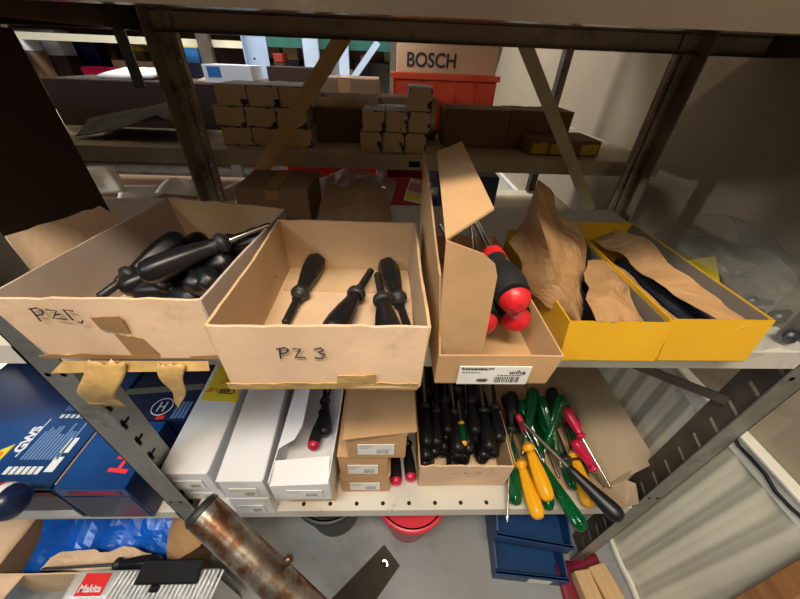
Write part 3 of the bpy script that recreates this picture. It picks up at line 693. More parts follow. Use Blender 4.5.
# flap as a curved patch plus a torn corner
b = MB().panel(at(596, 492, z=S1+.008), (.41, .42, S1+.006), (.475, .42, S1+.135), at(657, 462, z=-.398), .0025, 14, 10, .002, 0, 6); b.build('side_flap', BEIGE, T)
poly_slab([at(596, 492, z=S1+.010), at(632, 470, z=-.425), at(626, 480, z=-.43), at(636, 484, z=-.425), at(639, 503, z=-.425), at(626, 507, z=-.44), at(612, 512, z=-.46)], .002, BEIGE, 'torn_corner', T)

G = 'loose screwdrivers spilling over the lower shelf edge'
tb = [  # kind, butt px, butt z, tip px, tip z, label
 ('amber', (539, 519), -.455, (508, 425), -.440, 'amber-handled screwdriver hanging furthest over the lower shelf edge'),
 ('amber', (549, 501), -.430, (513, 407), -.400, 'upper amber-handled screwdriver lying across the bundle'),
 ('green', (584, 531), -.445, (520, 430), -.430, 'long clear green screwdriver hanging over the shelf edge at a slant'),
 ('green', (516, 505), -.462, (507, 400), -.440, 'leftmost clear green screwdriver beside the carton of black ones'),
 ('green', (549, 510), -.470, (535, 430), -.460, 'clear green screwdriver tucked under the amber pair'),
 ('green', (575, 490), -.462, (540, 400), -.450, 'clear green screwdriver behind the slanting one'),
 ('amber', (590, 507), -.455, (560, 410), -.440, 'rightmost amber-handled screwdriver beneath the black handle'),
 ('rubber', (622, 520), -.405, (520, 420), -.385, 'long smooth black-handled tool lying over the right end of the bundle'),
 ('green', (562, 395), -.370, (548, 440), -.430, 'clear green screwdriver at the back, blade toward the front'),
 ('green', (540, 396), -.385, (560, 462), -.450, 'dark green screwdriver lying deep in the middle of the bundle'),
 ('green', (556, 445), -.430, (530, 395), -.420, 'clear green screwdriver in the centre behind the joint of the black tool'),
 ('green', (520, 400), -.400, (545, 465), -.455, 'dark green screwdriver with blade forward near the carton wall'),
 ('crimson', (565, 408), -.385, (612, 490), -.440, 'upper crimson screwdriver with its blade across the torn flap'),
 ('crimson', (574, 440), -.400, (607, 488), -.452, 'lower crimson screwdriver with its blade across the torn flap'),
 ('tiny', (517, 414), -.385, (547, 470), -.440, 'small red screwdriver between the steel blades'),
 ('dark', (578, 428), -.405, (560, 400), -.420, 'dark maroon screwdriver between the crimson ones'),
 ('green', (528, 398), -.440, (560, 480), -.468, 'dark green screwdriver on the bottom layer with its blade reaching the edge'),
 ('green', (570, 420), -.452, (590, 492), -.470, 'dark green screwdriver lying low beside the torn flap'),
 ('steel', (552, 388), -.390, (556, 452), -.425, 'steel-bladed black screwdriver at the very back of the bundle'),
 ('green', (534, 388), -.375, (525, 440), -.425, 'topmost green screwdriver at the rear left of the bundle'),
 ('steel', (505, 395), -.440, (535, 468), -.460, 'black screwdriver low at the left wall of the broken carton'),
 ('steel', (545, 420), -.440, (575, 478), -.458, 'black screwdriver buried under the crimson ones'),
 ('steel', (512, 392), -.400, (507, 524), -.475, 'screwdriver whose long steel blade hangs down past the shelf edge'),
]
for k, bp_, bz, tp_, tz, lb in tb:
    driver(k, at(*bp_, z=bz), at(*tp_, z=tz), lb, G)

# yellow card on the white carton, with red scribble
T = thing('price_card', 'yellow card with red handwriting lying on the leftmost white carton', 'card', (-.45, .2, -.35))
Q = [at(201, 400, z=-.332), at(238, 401, z=-.332), at(222, 362, z=-.332), at(216, 362, z=-.332)]
Q = [at(201, 400, z=-.3495), at(238, 402, z=-.3495), at(240, 355, z=-.3495), at(225, 355, z=-.3495)]
b = MB().panel(Q[0], Q[1], Q[2], Q[3], .0012, 6, 6, .0003); b.build('card', YELL, T)
strokes(T, [[(0, 0), (.5, .6), (.3, 0), (.9, .5), (1.1, 0), (1.5, .4), (1.6, 0), (2.2, .5)], [(1.0, 1.0), (1.5, 1.6), (1.7, .9), (2.3, 1.5)]], at(206, 392, z=-.3485), (1, -.02, 0), (0, 1, 0), .022, REDINK, .0011)
text(T, 'CESS', at(236, 390, z=-.3485), (-1, .06, 0), (0, -1, 0), .017, INK, bold=.0005)

# blue cartons
zt = -.352
T = thing('blue_carton', 'big glossy blue tool carton lettered GWS at the left', 'box', (-.78, .18, S1), 'blue tool cartons')
b = MB().box((-1.0, -.006, S1+.001), (-.667, .36, zt)); b.build('box_body', BLUEB, T, bevel=.001)
fr = MB(); fr.box((-.998, -.0075, S1+.004), (-.669, -.006, zt-.03)); fr.build('front_panel', NAVY, T)
fr = MB(); fr.box((-.90, -.0085, S1+.005), (-.675, -.0072, S1+.035)); fr.build('front_label', WHITEP, T)
fr = MB(); fr.box((-.80, -.0085, zt-.028), (-.67, -.0072, zt-.012)); fr.build('red_stripe', MAROON, T)
yd = (0, 1, 0)
text(T, 'GWS', at(22, 452, z=zt), at(34, 434, z=zt)-at(16, 455, z=zt), at(10, 440, z=zt)-at(20, 450, z=zt), .024, WINK, bold=.001)
def prints(par, rects, m, zz, name='printed_text'):
    b = MB()
    for a, c_ in rects: b.box((a[0], a[1], zz), (c_[0], c_[1], zz+.0004))
    return b.build(name, m, par)
rects = []; rnd = random.Random(3)
p0 = at(18, 465, z=zt); 
for k in range(11): rects.append(((-.762+k*.0065, .045, 0), (-.758+k*.0065, .045+.05+rnd.uniform(0, .03), 0)))
for k in range(11): rects.append(((-.762+k*.0065, .15, 0), (-.758+k*.0065, .15+.05+rnd.uniform(0, .03), 0)))
prints(T, rects, BINK, zt)
rects = [((-.77+k*.011, .018, 0), (-.762+k*.011, .032, 0)) for k in range(6)]+[((-.76+k*.011, .132, 0), (-.753+k*.011, .141, 0)) for k in range(8)]+[((-.70, .022, 0), (-.684, .05, 0)), ((-.70, .058, 0), (-.684, .088, 0)), ((-.775, .05, 0), (-.773, .13, 0))]
prints(T, rects, WINK, zt, 'printed_panel')
st = MB(); st.hexa([(-.86, .006, zt), (-.796, .0, zt), (-.796, .075, zt), (-.86, .03, zt)], [(-.86, .006, zt+.001), (-.796, .0, zt+.001), (-.796, .075, zt+.001), (-.86, .03, zt+.001)]); o = st.build('sticker', YELL, T)
text(o, '1100', (-.802, .012, zt+.001), (0, 1, 0), (-1, 0, 0), .024, OINK, bold=.0006)
b = MB().tube([(-.78, .20, zt), (-.765, .235, zt), (-.75, .25, zt)], .0065, flat=.3, upv=(0, 0, 1)); b.build('tool_picture', HOLE, T)
T = thing('blue_carton', 'narrow glossy blue carton with red letters HD, behind the rack post', 'box', (-.6, .18, S1), 'blue tool cartons')
b = MB().box((-.660, -.008, S1+.001), (-.537, .125, zt)); b.build('box_body', BLUEB, T, bevel=.001)
b = MB().box((-.5365, -.004, S1+.004), (-.536, .12, zt-.003)); b.build('side_panel', NAVY, T)
b = MB().box((-.659, -.0092, S1+.006), (-.54, -.0080, zt-.03)); b.build('front_panel', NAVY, T)
b = MB().box((-.64, -.0092, zt-.022), (-.55, -.0078, zt-.012)); b.build('red_stripe', MAROON, T)
b = MB().box((-.662, .0, zt-.02), (-.6605, .12, zt+.0007)); b.build('edge_strip', CARDIN, T)
text(T, 'HD', (-.552, .016, zt), (0.1, 1, 0), (-1, 0, 0), .050, REDINK, bold=.0012)
b = MB().panel((-.60, .07, zt+.0004), (-.58, .085, zt+.0004), (-.58, .115, zt+.0004), (-.625, .075, zt+.0004), .0005, 3, 3, .0); b.build('tool_picture', HOLE, T)
for k in range(7):
    pass
b = MB()
for k in range(8): b.box((-.5362, .04+k*.012, S1+.03), (-.5355, .046+k*.012, S1+.048))
b.box((-.5362, .03, S1+.085), (-.5355, .055, S1+.115)); b.build('side_print', BINK, T)
T = thing('blue_carton', 'dark blue carton with a round white emblem beside the leftmost white box', 'box', (-.56, .33, S1), 'blue tool cartons')
b = MB().box((-.660, .130, S1+.001), (-.500, .43, -.355)); b.build('box_body', NAVY, T, bevel=.001)
c0 = Vector((-.566, .162, -.3545))
b = MB(); 
ring = lambda r: [c0+Vector((r*math.cos(k*math.pi/16), r*math.sin(k*math.pi/16), 0)) for k in range(33)]
b.tube(ring(.021), .0012, n=6, flat=.4, upv=(0, 0, 1)); 
for dx in (-.006, .006): b.tube([c0+Vector((dx, -.012, 0)), c0+Vector((dx, .012, 0))], .0014, n=6, flat=.4, upv=(0, 0, 1))
b.tube([c0+Vector((-.006, 0, 0)), c0+Vector((.006, 0, 0))], .0012, n=6, flat=.4, upv=(0, 0, 1)); b.build('emblem', WINK, T)
rects = [((-.535+k*.008, .134+.0*k, 0), (-.530+k*.008, .175, 0)) for k in range(4)]; prints(T, rects, BINK, -.355)
b = MB().box((-.565, .131, -.355), (-.548, .140, -.3545)); b.build('red_corner', REDINK, T)
b = MB().bar((-.70, .195, -.353), (-.502, .215, -.353), .016, .001, (0, 1, 0))
tag(b.build('packing_strap', STEEL), 'flat grey strap lying across the dark blue carton', 'strap')
closed_box('navy_case', 'dark case standing deep in the shadow at the left of the lower shelf', (-1.15, .372, S1+.001), (-.70, .455, -.20), NAVY, seam=False)
b = MB().lathe([(0, .018), (.002, .021), (.03, .021), (.034, .016), (.036, .012), (.052, .012), (.054, .014), (.07, .014), (.072, .010)], (-.70, .315, -.33), (1, .1, .0), 20)
tag(b.build('power_tool', HOLE), 'dark cylindrical tool lying on the blue cartons in the shadow', 'tool')
# navy and white package at the left edge
T = thing('package', 'navy and white wrapped roll poking in at the left edge before the lower shelf', 'package', (-.80, -.045, -.34))
b = MB().lathe([(0, .026), (.3, .027), (.302, .012)], (-.975, -.045, -.285), (1, 0, -.06), 22); b.build('wrapper', NAVY, T)
b = MB().lathe([(0, .0272), (.007, .0272), (.012, .0268)], (-.677, -.045, -.303), (1, .0, -.06), 22); b.build('white_band', WHITEP, T)
b = MB().lathe([(0, .0275), (.004, .0275)], (-.683, -.045, -.3025), (1, 0, -.06), 22); b.build('red_line', REDINK, T)
b = MB().lathe([(0, .0268), (.010, .025), (.016, .018), (.018, .006)], (-.665, -.045, -.3037), (1, 0, -.06), 22); b.build('wrapper_end', NAVY, T)

# ================================================================== FLOOR THINGS
def bucket(name, label, c, r0_, r1_, h, m, mrim):
    T = thing(name, label, 'bucket', c); x, y, z = c
    b = MB(); n = 40; R2 = [(0, r0_*.2), (0, r0_*.95), (.004, r0_), (h*.9, r1_), (h, r1_*1.0), (h, r1_*.96), (h*.9, r1_*.95), (.008, r0_*.94), (.008, 0.001)]
    b.lathe(R2, c, (0, 0, 1), n); b.build('bucket_body', m, T)
    b = MB(); b.lathe([(h-.02, r1_*.97), (h-.02, r1_*1.07), (h-.004, r1_*1.09), (h, r1_*1.06), (h, r1_*.96)], c, (0, 0, 1), n); b.build('rim', mrim, T)
bucket('bucket', 'red plastic bucket on the floor under the shelf', (-.003, .108, ZF), .060, .092, .215, BUCKR, BUCKRIM)
bucket('bucket', 'black rubber bucket on the floor left of the red one', (-.225, .135, ZF), .07, .095, .20, BUCKK, BUCKK)
# blue bins
T = thing('storage_bin', 'blue plastic open-front storage bin on the floor with a white label', 'bin', (.34, .05, ZF), 'blue storage bins')
def bin_mesh(x0, x1, y0, y1, z0, z1, zf):
    b = MB(); t = .004
    b.box((x0, y0, z0), (x1, y1, z0+t)); b.box((x0, y1-t, z0), (x1, y1, z1))
    for xa in (x0, x1-t): b.hexa([(xa, y0, z0), (xa+t, y0, z0), (xa+t, y1, z0), (xa, y1, z0)], [(xa, y0+.01, zf), (xa+t, y0+.01, zf), (xa+t, y1, z1), (xa, y1, z1)])
    b.box((x0, y0, z0), (x1, y0+t, zf)); b.box((x0-.003, y0-.003, zf-.008), (x1+.003, y0+.006, zf)); return b
M_ = None
T.rotation_euler.z = -.10
o = bin_mesh(.235, .425, -.045, .25, ZF+.001, ZF+.115, ZF+.055).build('bin_body', BLUEP, T)
b = MB().box((.325, -.0475, ZF+.012), (.385, -.0455, ZF+.045)); b.build('label', WHITEP, T)
T = thing('storage_bin', 'second blue storage bin stacked on the labelled one', 'bin', (.34, .1, ZF+.116), 'blue storage bins')
T.rotation_euler.z = -.16
bin_mesh(.232, .422, .0, .28, ZF+.117, ZF+.235, ZF+.165).build('bin_body', BLUEP, T)
for i, (x, y, w, a) in enumerate(((.455, -.17, .044, .1), (.515, -.16, .050, .22))):
    b = MB().box((0, 0, 0), (w, .14, .035), Matrix.Translation((x, y, ZF+.012+.001)) @ Matrix.Rotation(a, 4, 'Z'))
    tag(b.build('wood_block', WOOD, bevel=.002), ('pale wood block on the floor nearer the blue bins', 'pale wood block on the floor nearer the ribbed panel')[i], 'wood block', 'pale wood offcuts on the floor')
b = MB().panel((.40, -.20, ZF+.006), (.56, -.16, ZF+.006), (.54, .02, ZF+.006), (.41, -.01, ZF+.006), .010, 10, 8, .004, .1, 4)
tag(b.build('maroon_cloth', MAROON), 'dark red plastic scrap lying under the pale wood blocks', 'scrap')
Wp0 = at(735, 605, x=.60); Wp1 = at(810, 560, x=.60)
b = MB().bar(at(700, 634, x=.596), at(840, 557, x=.596), .034, .012, (0, 1, 0))
tag(b.build('wood_board', WOODB, bevel=.002), 'brown wooden board leaning on the ribbed panel at the lower right', 'board')
pts = [at(x, y, x=.601) for x, y in ((722, 425), (731, 433), (738, 446), (750, 458), (765, 475), (775, 492), (790, 508), (815, 530))]
pts = [(.603, p.y, p.z) for p in pts]
tag(MB().tube(pts, .0035, 8).build('cable', BLK), 'black cable sagging over the ribbed cream panel', 'cable')

# open box bottom left
T = carton_shell('cardboard_carton', 'big open cardboard carton on the floor lined with blue plastic', -.97, -.045, -.56, .30, ZF+.001, -.70, CARD, CARD, amp=.002, ragged=.03, seed=61, m_wall=KRAFTB)
b = MB().panel((-.97, -.045, -.70), (-.97, .28, -.70), (-1.06, .26, -.66), (-1.07, -.02, -.66), .003, 8, 6, .004, .1, 7); b.panel((-.972, -.047, -.70), (-.90, -.047, -.70), (-.935, -.10, -.73), (-1.06, -.10, -.735), .003, 8, 5, .003, .1, 9)
b.build('flap', CARD, T)
b = MB().panel((-.562, .02, -.70), (-.562, .28, -.70), (-.50, .26, -.67), (-.515, .04, -.69), .003, 8, 6, .006, .2, 12); b.build('flap', KRAFTB, T)
crumple('plastic_liner', 'shiny blue polythene filling the floor carton', [[(-.955, .26, -.60), (-.80, .27, -.62), (-.68, .27, -.60), (-.57, .26, -.64)], [(-.955, .15, -.66), (-.80, .15, -.64), (-.68, .14, -.65), (-.57, .15, -.68)], [(-.955, .05, -.73), (-.8, .05, -.71), (-.68, .04, -.72), (-.57, .04, -.73)], [(-.955, -.03, -.76), (-.8, -.03, -.75), (-.68, -.03, -.75), (-.57, -.03, -.76)]], 26, 22, .022, BAGB, 'plastic sheet', 5, .001, 13)
crumple('kraft_paper', 'torn pale packing paper lying on the blue polythene in the floor carton', [[at(50, 556, z=-.69), at(78, 549, z=-.685), at(100, 552, z=-.69), at(122, 546, z=-.685), at(150, 553, z=-.69)], [at(40, 570, z=-.71), at(78, 571, z=-.705), at(100, 571, z=-.705), at(125, 570, z=-.705), at(150, 568, z=-.71)]], 24, 7, .009, CARD, seed=31, sc=26)
crumple('kraft_paper', 'crumpled brown paper corner at the right of the floor carton', [[(-.60, .10, -.66), (-.56, .11, -.64), (-.52, .10, -.66)], [(-.61, .03, -.69), (-.57, .04, -.665), (-.52, .04, -.68)], [(-.60, -.02, -.705), (-.57, -.02, -.70), (-.53, .0, -.70)]], 14, 14, .010, PAPER, seed=33)
driver('steel', at(160, 562, z=-.675), at(40, 569, z=-.69), 'black screwdriver lying across the packing paper in the floor carton')
# blister pack
T = thing('blister_pack', 'clear ribbed blister pack with a red and cyan card, bottom left', 'package', (-.58, -.09, ZF))
x0, x1, y0, y1, z0, z1 = -.735, -.435, -.112, -.053, ZF+.001, -.635
b = MB().box((x0+.008, y0+.012, z0), (x1-.008, y1-.012, z1-.02)); b.build('insert_card', WHITEC, T)
b = MB().box((x0+.008, y0+.010, z1-.075), (x1-.008, y0+.0115, z1-.022)); b.build('cyan_band', CYAN, T)
prof = []; n_ = 40
b = MB(); vs = []; 
for i in range(n_*2+1):
    x = x0+(x1-x0)*i/(2*n_); e = .009 if i % 2 else 0
    vs += [(x, y0+e, z0), (x, y0+e, z1-.012+e*.3), (x, y0+.010+e, z1-e), (x, y1-.004, z1-e), (x, y1, z1-.012), (x, y1, z0)]
b.add(vs, [(i*6+k, i*6+6+k, i*6+7+k, i*6+1+k) for i in range(n_*2) for k in range(5)], True); b.build('ribbed_shell', BLIST, T)
b = MB()
for k in range(24): b.tube([(x0+.085+k*.0093, y0+.004, z1-.05), (x0+.086+k*.0093, y0+.006, z1-.004), (x0+.090+k*.0093, y0+.014, z1+.002), (x0+.096+k*.0093, y1-.006, z1+.002)], .0026, 8)
b.build('shell_ribs', mat('ribbed_clear_highlights', (.78, .80, .82), .15, .0, var=.2, scale=30), T)
b = MB().box((x0+.022, y0+.014, z1+.0005), (x0+.075, y1-.008, z1+.0015)); o = b.build('brand_card', REDINK, T)
text(T, 'Makita', (x0+.025, y0+.020, z1+.0018), X, (0, 1, 0), .017, WINK, bold=.0004)
b = MB().box((-.60, y1-.03, z1), (-.47, y1+.012, z1+.012)); b.box((-.565, y1-.042, z1), (-.545, y1-.03, z1+.008)); b.build('black_hanger', BLK, T, bevel=.003)

# rusty tube and steel bar
top = at(198, 507, y=-.055); dirn = Vector((.74, -.43, -.517)).normalized()
L_ = (top.z-ZF-.03)/-dirn.z
T = thing('steel_tube', 'rusted steel tube with a black cap leaning in front of the rack post', 'tube', top+dirn*L_)
R = .027
b = MB().lathe([(0, R*.98), (.012, R), (L_, R)], top+dirn*.012, dirn, 36); b.build('tube_body', RUST, T)
b = MB().lathe([(0, R*.62), (.002, R*.88), (.004, R*.93), (.010, R*1.03), (.012, R*1.0)], top, dirn, 36); b.build('end_cap', BLKR, T)
side = dirn.cross(fw).normalized(); side = side if side.dot(rt) > 0 else -side
sp = at(295, 560, y=-.16)
q = top+dirn*.165
b = MB().lathe([(0, .0035), (.036, .0035), (.037, .007), (.046, .0075), (.049, .004)], q, (side+Vector((0, .0, .25))).normalized(), 12); b.build('clamp_screw', RUST, T)
A = at(391, 556, y=-.12); C_ = at(345, 612, y=-.20)
d_ = (A-C_).normalized(); 
b = MB().bar(A, C_-d_*.05, .034, .005, (A-CAM).normalized().cross(d_)); n_ = d_.cross(side).normalized(); b.build('bar', BARM, T, bevel=.0008)
ry = (A-CAM).normalized(); hc = A+(C_-A)*.2-ry*.0045
b = MB().lathe([(0, .0048), (.001, .0048)], hc, ry, 16); b.build('hole_rim', CHROME, T); b = MB().lathe([(0, .0032), (.001, .0032)], hc-ry*.0012, ry, 16); b.build('bar_hole', HOLE, T)

# ================================================================== REAR RACK CONTENTS
def hexbox(x0, z0, w, h, y0, y1, label, group):
    T = thing('small_carton', label, 'box', (x0+w/2, (y0+y1)/2, z0), group)
    b = MB().box((x0, y0, z0), (x0+w, y1, z0+h)); b.build('box_body', HEXS, T, bevel=.001)
    b = MB().box((x0+.0005, y0-.001, z0+.0005), (x0+w-.0005, y0-.0002, z0+h-.0005)); b.build('printed_end', HEX, T)
G = 'small printed cartons stacked in the middle of the rear shelf'
w = .049; h = .041; bx = -.141
for i in range(3): hexbox(bx+i*(w+.002), RZ, w, h, .53, .65, 'small printed tan carton, %s of the bottom row in the middle stack' % ('leftmost', 'middle one', 'rightmost')[i], G)
for i in range(3): hexbox(bx+.006+i*(w+.002), RZ+h+.001, w, h, .53, .65, 'small printed tan carton, %s of the second row in the middle stack' % ('leftmost', 'middle one', 'rightmost')[i], G)
hexbox(bx+.006+2*(w+.002), RZ+2*h+.002, w, .043, .53, .65, 'small printed tan carton alone on top of the middle stack', G)
G = 'small printed cartons stacked at the left of the rear shelf'
k = 0
for r_, xo in enumerate((-.455, -.462, -.448)):
    for i in range(3):
        hexbox(xo+i*.068, RZ+r_*.040, .066, .039, .55, .67, 'small printed carton, %s of the %s row in the left rear stack' % (('leftmost', 'middle one', 'rightmost')[i], ('bottom', 'middle', 'top')[r_]), G)
def rbox(a, b_, m, label, name='carton', open_=False, **k):
    if open_: return carton_shell(name, label, a[0], a[1], b_[0], b_[1], a[2], b_[2], m, m, t=.003, amp=.001, ragged=.03, seed=int(a[0]*100), **k)
    return closed_box(name, label, a, b_, m, **k)
rbox((-.258, .62, RZ+.001), (-.105, .74, .196), KRAFTD, 'wide dark brown carton between the two stacks of printed cartons', open_=True)
rbox((-.100, .67, RZ+.001), (.045, .76, .196), KRAFTD, 'dark brown carton behind the middle stack of printed cartons')
rbox((.060, .61, RZ+.001), (.215, .70, .183), KRAFTB, 'brown open carton right of the middle stack', open_=True)
rbox((.219, .61, RZ+.001), (.368, .70, .185), KRAFTB, 'brown open carton behind the yellow-striped flat one', open_=True)
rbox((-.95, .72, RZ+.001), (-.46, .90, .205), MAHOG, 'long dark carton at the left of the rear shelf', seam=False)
rbox((-.445, .76, RZ+.001), (-.30, .95, .212), KRAFTD, 'dark carton carrying the white box on the rear shelf')
rbox((-.295, .80, RZ+.001), (-.11, .95, .225), KRAFTD, 'dark carton under the yellow packet on the rear shelf')
a = at(270, 89, y=.80); c_ = at(309, 68, y=.80)
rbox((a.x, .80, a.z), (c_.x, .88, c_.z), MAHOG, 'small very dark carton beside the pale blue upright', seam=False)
# yellow striped flat carton
T = thing('flat_carton', 'flat brown carton with yellow printed blocks on the right of the rear shelf', 'box', (.34, .6, RZ))
b = MB().box((.255, .545, RZ+.001), (.425, .66, .134)); b.build('box_body', KRAFTB, T, bevel=.001)
for xa, xb in ((.262, .300), (.306, .352), (.380, .42)):
    b = MB().panel((xa, .5438, .104), (xb, .5438, .104), (xb, .5438, .128), (xa, .5438, .126), .0008, 8, 4, .0, .25, int(xa*1000)); b.build('yellow_block', YELL, T)
def crate(name, label, x0, x1, y0, y1, z0, z1, m, ribs=5):
    T = thing(name, label, 'crate', ((x0+x1)/2, (y0+y1)/2, z0)); t = .004
    b = MB(); b.box((x0, y0, z0), (x1, y1, z0+t)); b.box((x0, y0, z0), (x1, y0+t, z1)); b.box((x0, y1-t, z0), (x1, y1, z1)); b.box((x0, y0, z0), (x0+t, y1, z1)); b.box((x1-t, y0, z0), (x1, y1, z1))
    for k in range(ribs+1):
        x = x0+(x1-x0-.004)*k/ribs; b.box((x, y0-.006, z0), (x+.004, y0, z1-.008))
    b.build('crate_body', m, T)
    b = MB(); b.box((x0-.007, y0-.009, z1-.012), (x1+.007, y0+.002, z1)); b.box((x0-.007, y1-.002, z1-.012), (x1+.007, y1+.007, z1)); b.box((x0-.007, y0, z1-.012), (x0, y1, z1)); b.box((x1, y0, z1-.012), (x1+.007, y1, z1)); b.build('rim', m, T)
crate('plastic_crate', 'bright orange ribbed plastic crate in front of the BOSCH carton', -.068, .212, .775, .845, RZ+.001, .243, ORC)
T = closed_box('carton', 'tan carton lettered BOSCH behind the orange crate', (-.058, .86, RZ+.001), (.228, .965, .318), CARDIN, seam=False)
a = at(406, 66, y=.858)
text(T, 'BOSCH', (a.x, .859, a.z), X, Z, .046, INK, bold=.0009, sx=.95)
# items on the carton tops
a = at(206, 83, y=.78); c_ = at(250, 66, y=.78); d_ = at(231, 70, y=.78)
T = thing('white_box', 'white cardboard box with blue print on top of the rear cartons at left', 'box', ((a.x+c_.x)/2, .8, a.z))
b = MB().box((a.x, .78, a.z), (c_.x, .87, c_.z)); b.build('box_body', WHITEC, T, bevel=.001)
b = MB().box((a.x+.012, .7792, a.z+.014), (a.x+.046, .7798, c_.z-.004)); b.build('blue_print', BLUEF, T)
a = at(318, 92, y=.81); c_ = at(338, 81, y=.81)
T = thing('yellow_packet', 'yellow packet with a white label on the dark rear carton', 'packet', ((a.x+c_.x)/2, .82, a.z))
b = MB().box((a.x, .81, a.z), (c_.x, .85, c_.z)); b.build('packet_body', YELL, T, bevel=.004); sticker(T, (a.x+.012, .8095, a.z+.006), X, Z, (c_.x-a.x)*.6, (c_.z-a.z)*.6)
a = at(345, 94, y=.81); c_ = at(360, 85, y=.81)
T = thing('label_box', 'small pale box with red print beside the yellow packet', 'box', ((a.x+c_.x)/2, .82, a.z))
b = MB().box((a.x, .81, a.z), (c_.x, .85, c_.z)); b.build('box_body', WHITEP, T, bevel=.001); b = MB().box((a.x+.002, .8092, c_.z-.008), (c_.x-.002, .8098, c_.z-.002)); b.build('red_band', REDINK, T)
for i, (x, w_, m_, lb) in enumerate(((-.85, .14, WHITEP, 'flat pale sheet of foam on the left rear carton'), (-.59, .05, CARDIN, 'small tan packet on the left rear carton'))):
    b = MB().panel((x, .78, .208), (x+w_, .78, .208), (x+w_, .90, .224), (x, .90, .222), .006, 10, 6, .004, .1, i); tag(b.build('packing_piece', m_), lb, 'packing')
# grey bag on the rear left
crumple('grey_bag', 'crumpled dark grey bag lying on the left of the rear shelf', [[(-.80, .56, .105), (-.70, .56, .12), (-.60, .56, .155), (-.54, .56, .13)], [(-.80, .62, .13), (-.70, .64, .15), (-.60, .64, .175), (-.54, .62, .15)], [(-.80, .70, .105), (-.70, .7, .12), (-.60, .7, .13), (-.54, .7, .11)]], 18, 12, .008, GREYB, 'bag', 7, .002, 14)
# level below
ZL = -.125
crate('red_crate', 'red plastic crate below the rear shelf, behind the kraft box', -.085, .03, .66, .90, ZL+.001, .005, REDC, 3)
T = thing('card_packet', 'small pack with pink and yellow card in a clear sleeve behind the kraft box', 'packet', (.0, .56, ZL))
Q = [at(404, 200, y=.58), at(428, 206, y=.58), at(432, 183, y=.60), at(411, 178, y=.60)]
b = MB().panel(Q[0], Q[1], Q[2], Q[3], .012, 4, 4, .0005); b.build('sleeve', CREAM, T)
n_ = (Q[1]-Q[0]).cross(Q[3]-Q[0]).normalized()*.0068
b = MB().panel(*[q+n_ for q in (Q[0]+(Q[3]-Q[0])*.45, Q[1]+(Q[2]-Q[1])*.45, Q[1]+(Q[2]-Q[1])*.8, Q[0]+(Q[3]-Q[0])*.8)], .0006, 2, 2, 0); b.build('pink_band', PINK, T)
b = MB().panel(*[q+n_ for q in (Q[0]+(Q[3]-Q[0])*.08, Q[1]+(Q[2]-Q[1])*.08, Q[1]+(Q[2]-Q[1])*.35, Q[0]+(Q[3]-Q[0])*.35)], .0006, 2, 2, 0); b.build('yellow_band', YELL, T)
crumple('plastic_bag', 'milky plastic bag bunched behind the PZ3 carton, below the rear shelf', [[(-.26, .60, .01), (-.20, .62, .035), (-.13, .62, .035), (-.06, .60, .01)], [(-.27, .54, -.02), (-.20, .55, .01), (-.13, .55, .0), (-.07, .55, -.03)], [(-.27, .52, -.12), (-.20, .52, -.12), (-.13, .52, -.12), (-.07, .52, -.12)]], 26, 20, .012, FILM2, 'bag', 13, .0004, 18)
crumple('plastic_bag', 'pale pink-white plastic bag beside the red crate behind the PZ3 carton', [[(-.16, .58, .03), (-.11, .6, .03), (-.09, .6, .01)], [(-.16, .56, -.03), (-.12, .56, -.02), (-.088, .56, -.04)], [(-.16, .55, -.12), (-.12, .55, -.12), (-.088, .55, -.12)]], 16, 16, .010, FILM2, 'bag', 17, .0004, 18)
b = MB().box((-.42, .86, ZL+.001), (-.12, .96, .03)); tag(b.build('red_case', REDC, bevel=.004), 'long red case in the shadow behind the dark brown carton', 'case')
for i, (pts_, m_, lb) in enumerate((
    ([(62, 168), (112, 166), (130, 192), (78, 196)], WHITEP, 'printed instruction sheet leaning at the left below the rear shelf'),
    ([(155, 193), (168, 177), (200, 181), (196, 196)], WHITEC, 'folded plain white sheet left of the rear rack post'),
    ([(222, 190), (238, 182), (256, 180), (246, 196)], WHITEP, 'torn white paper scrap behind the left brace'))):
    Q = [at(x, y, y=.74+.03*(y < 185)) for x, y in pts_]
    b = MB().panel(Q[0], Q[3], Q[2], Q[1], .001, 8, 6, .005, .0, i+3, sc=20)
    o = tag(b.build('paper_sheet', m_), lb, 'paper')
Q = [at(x, y, y=.77) for x, y in ((118, 200), (160, 196), (160, 186), (122, 186))]
b = MB().panel(Q[0], Q[1], Q[2], Q[3], .02, 8, 3, .006, 0, 3); tag(b.build('white_packet', WHITEC), 'crumpled pale packet between the two paper sheets', 'packet')
rbox((-1.3, .80, ZL+.001), (-.60, .95, -.095), KRAFTD, 'flat dark carton under the loose papers on the low rear shelf', seam=False)
rbox((-.56, .56, ZL+.001), (-.30, .70, -.05), KRAFTB, 'brown carton low behind the left rear post')
rbox((.06, .60, ZL+.001), (.22, .90, .03), NAVY, 'dark blue case low behind the kraft box lid', name='tool_case', seam=False)

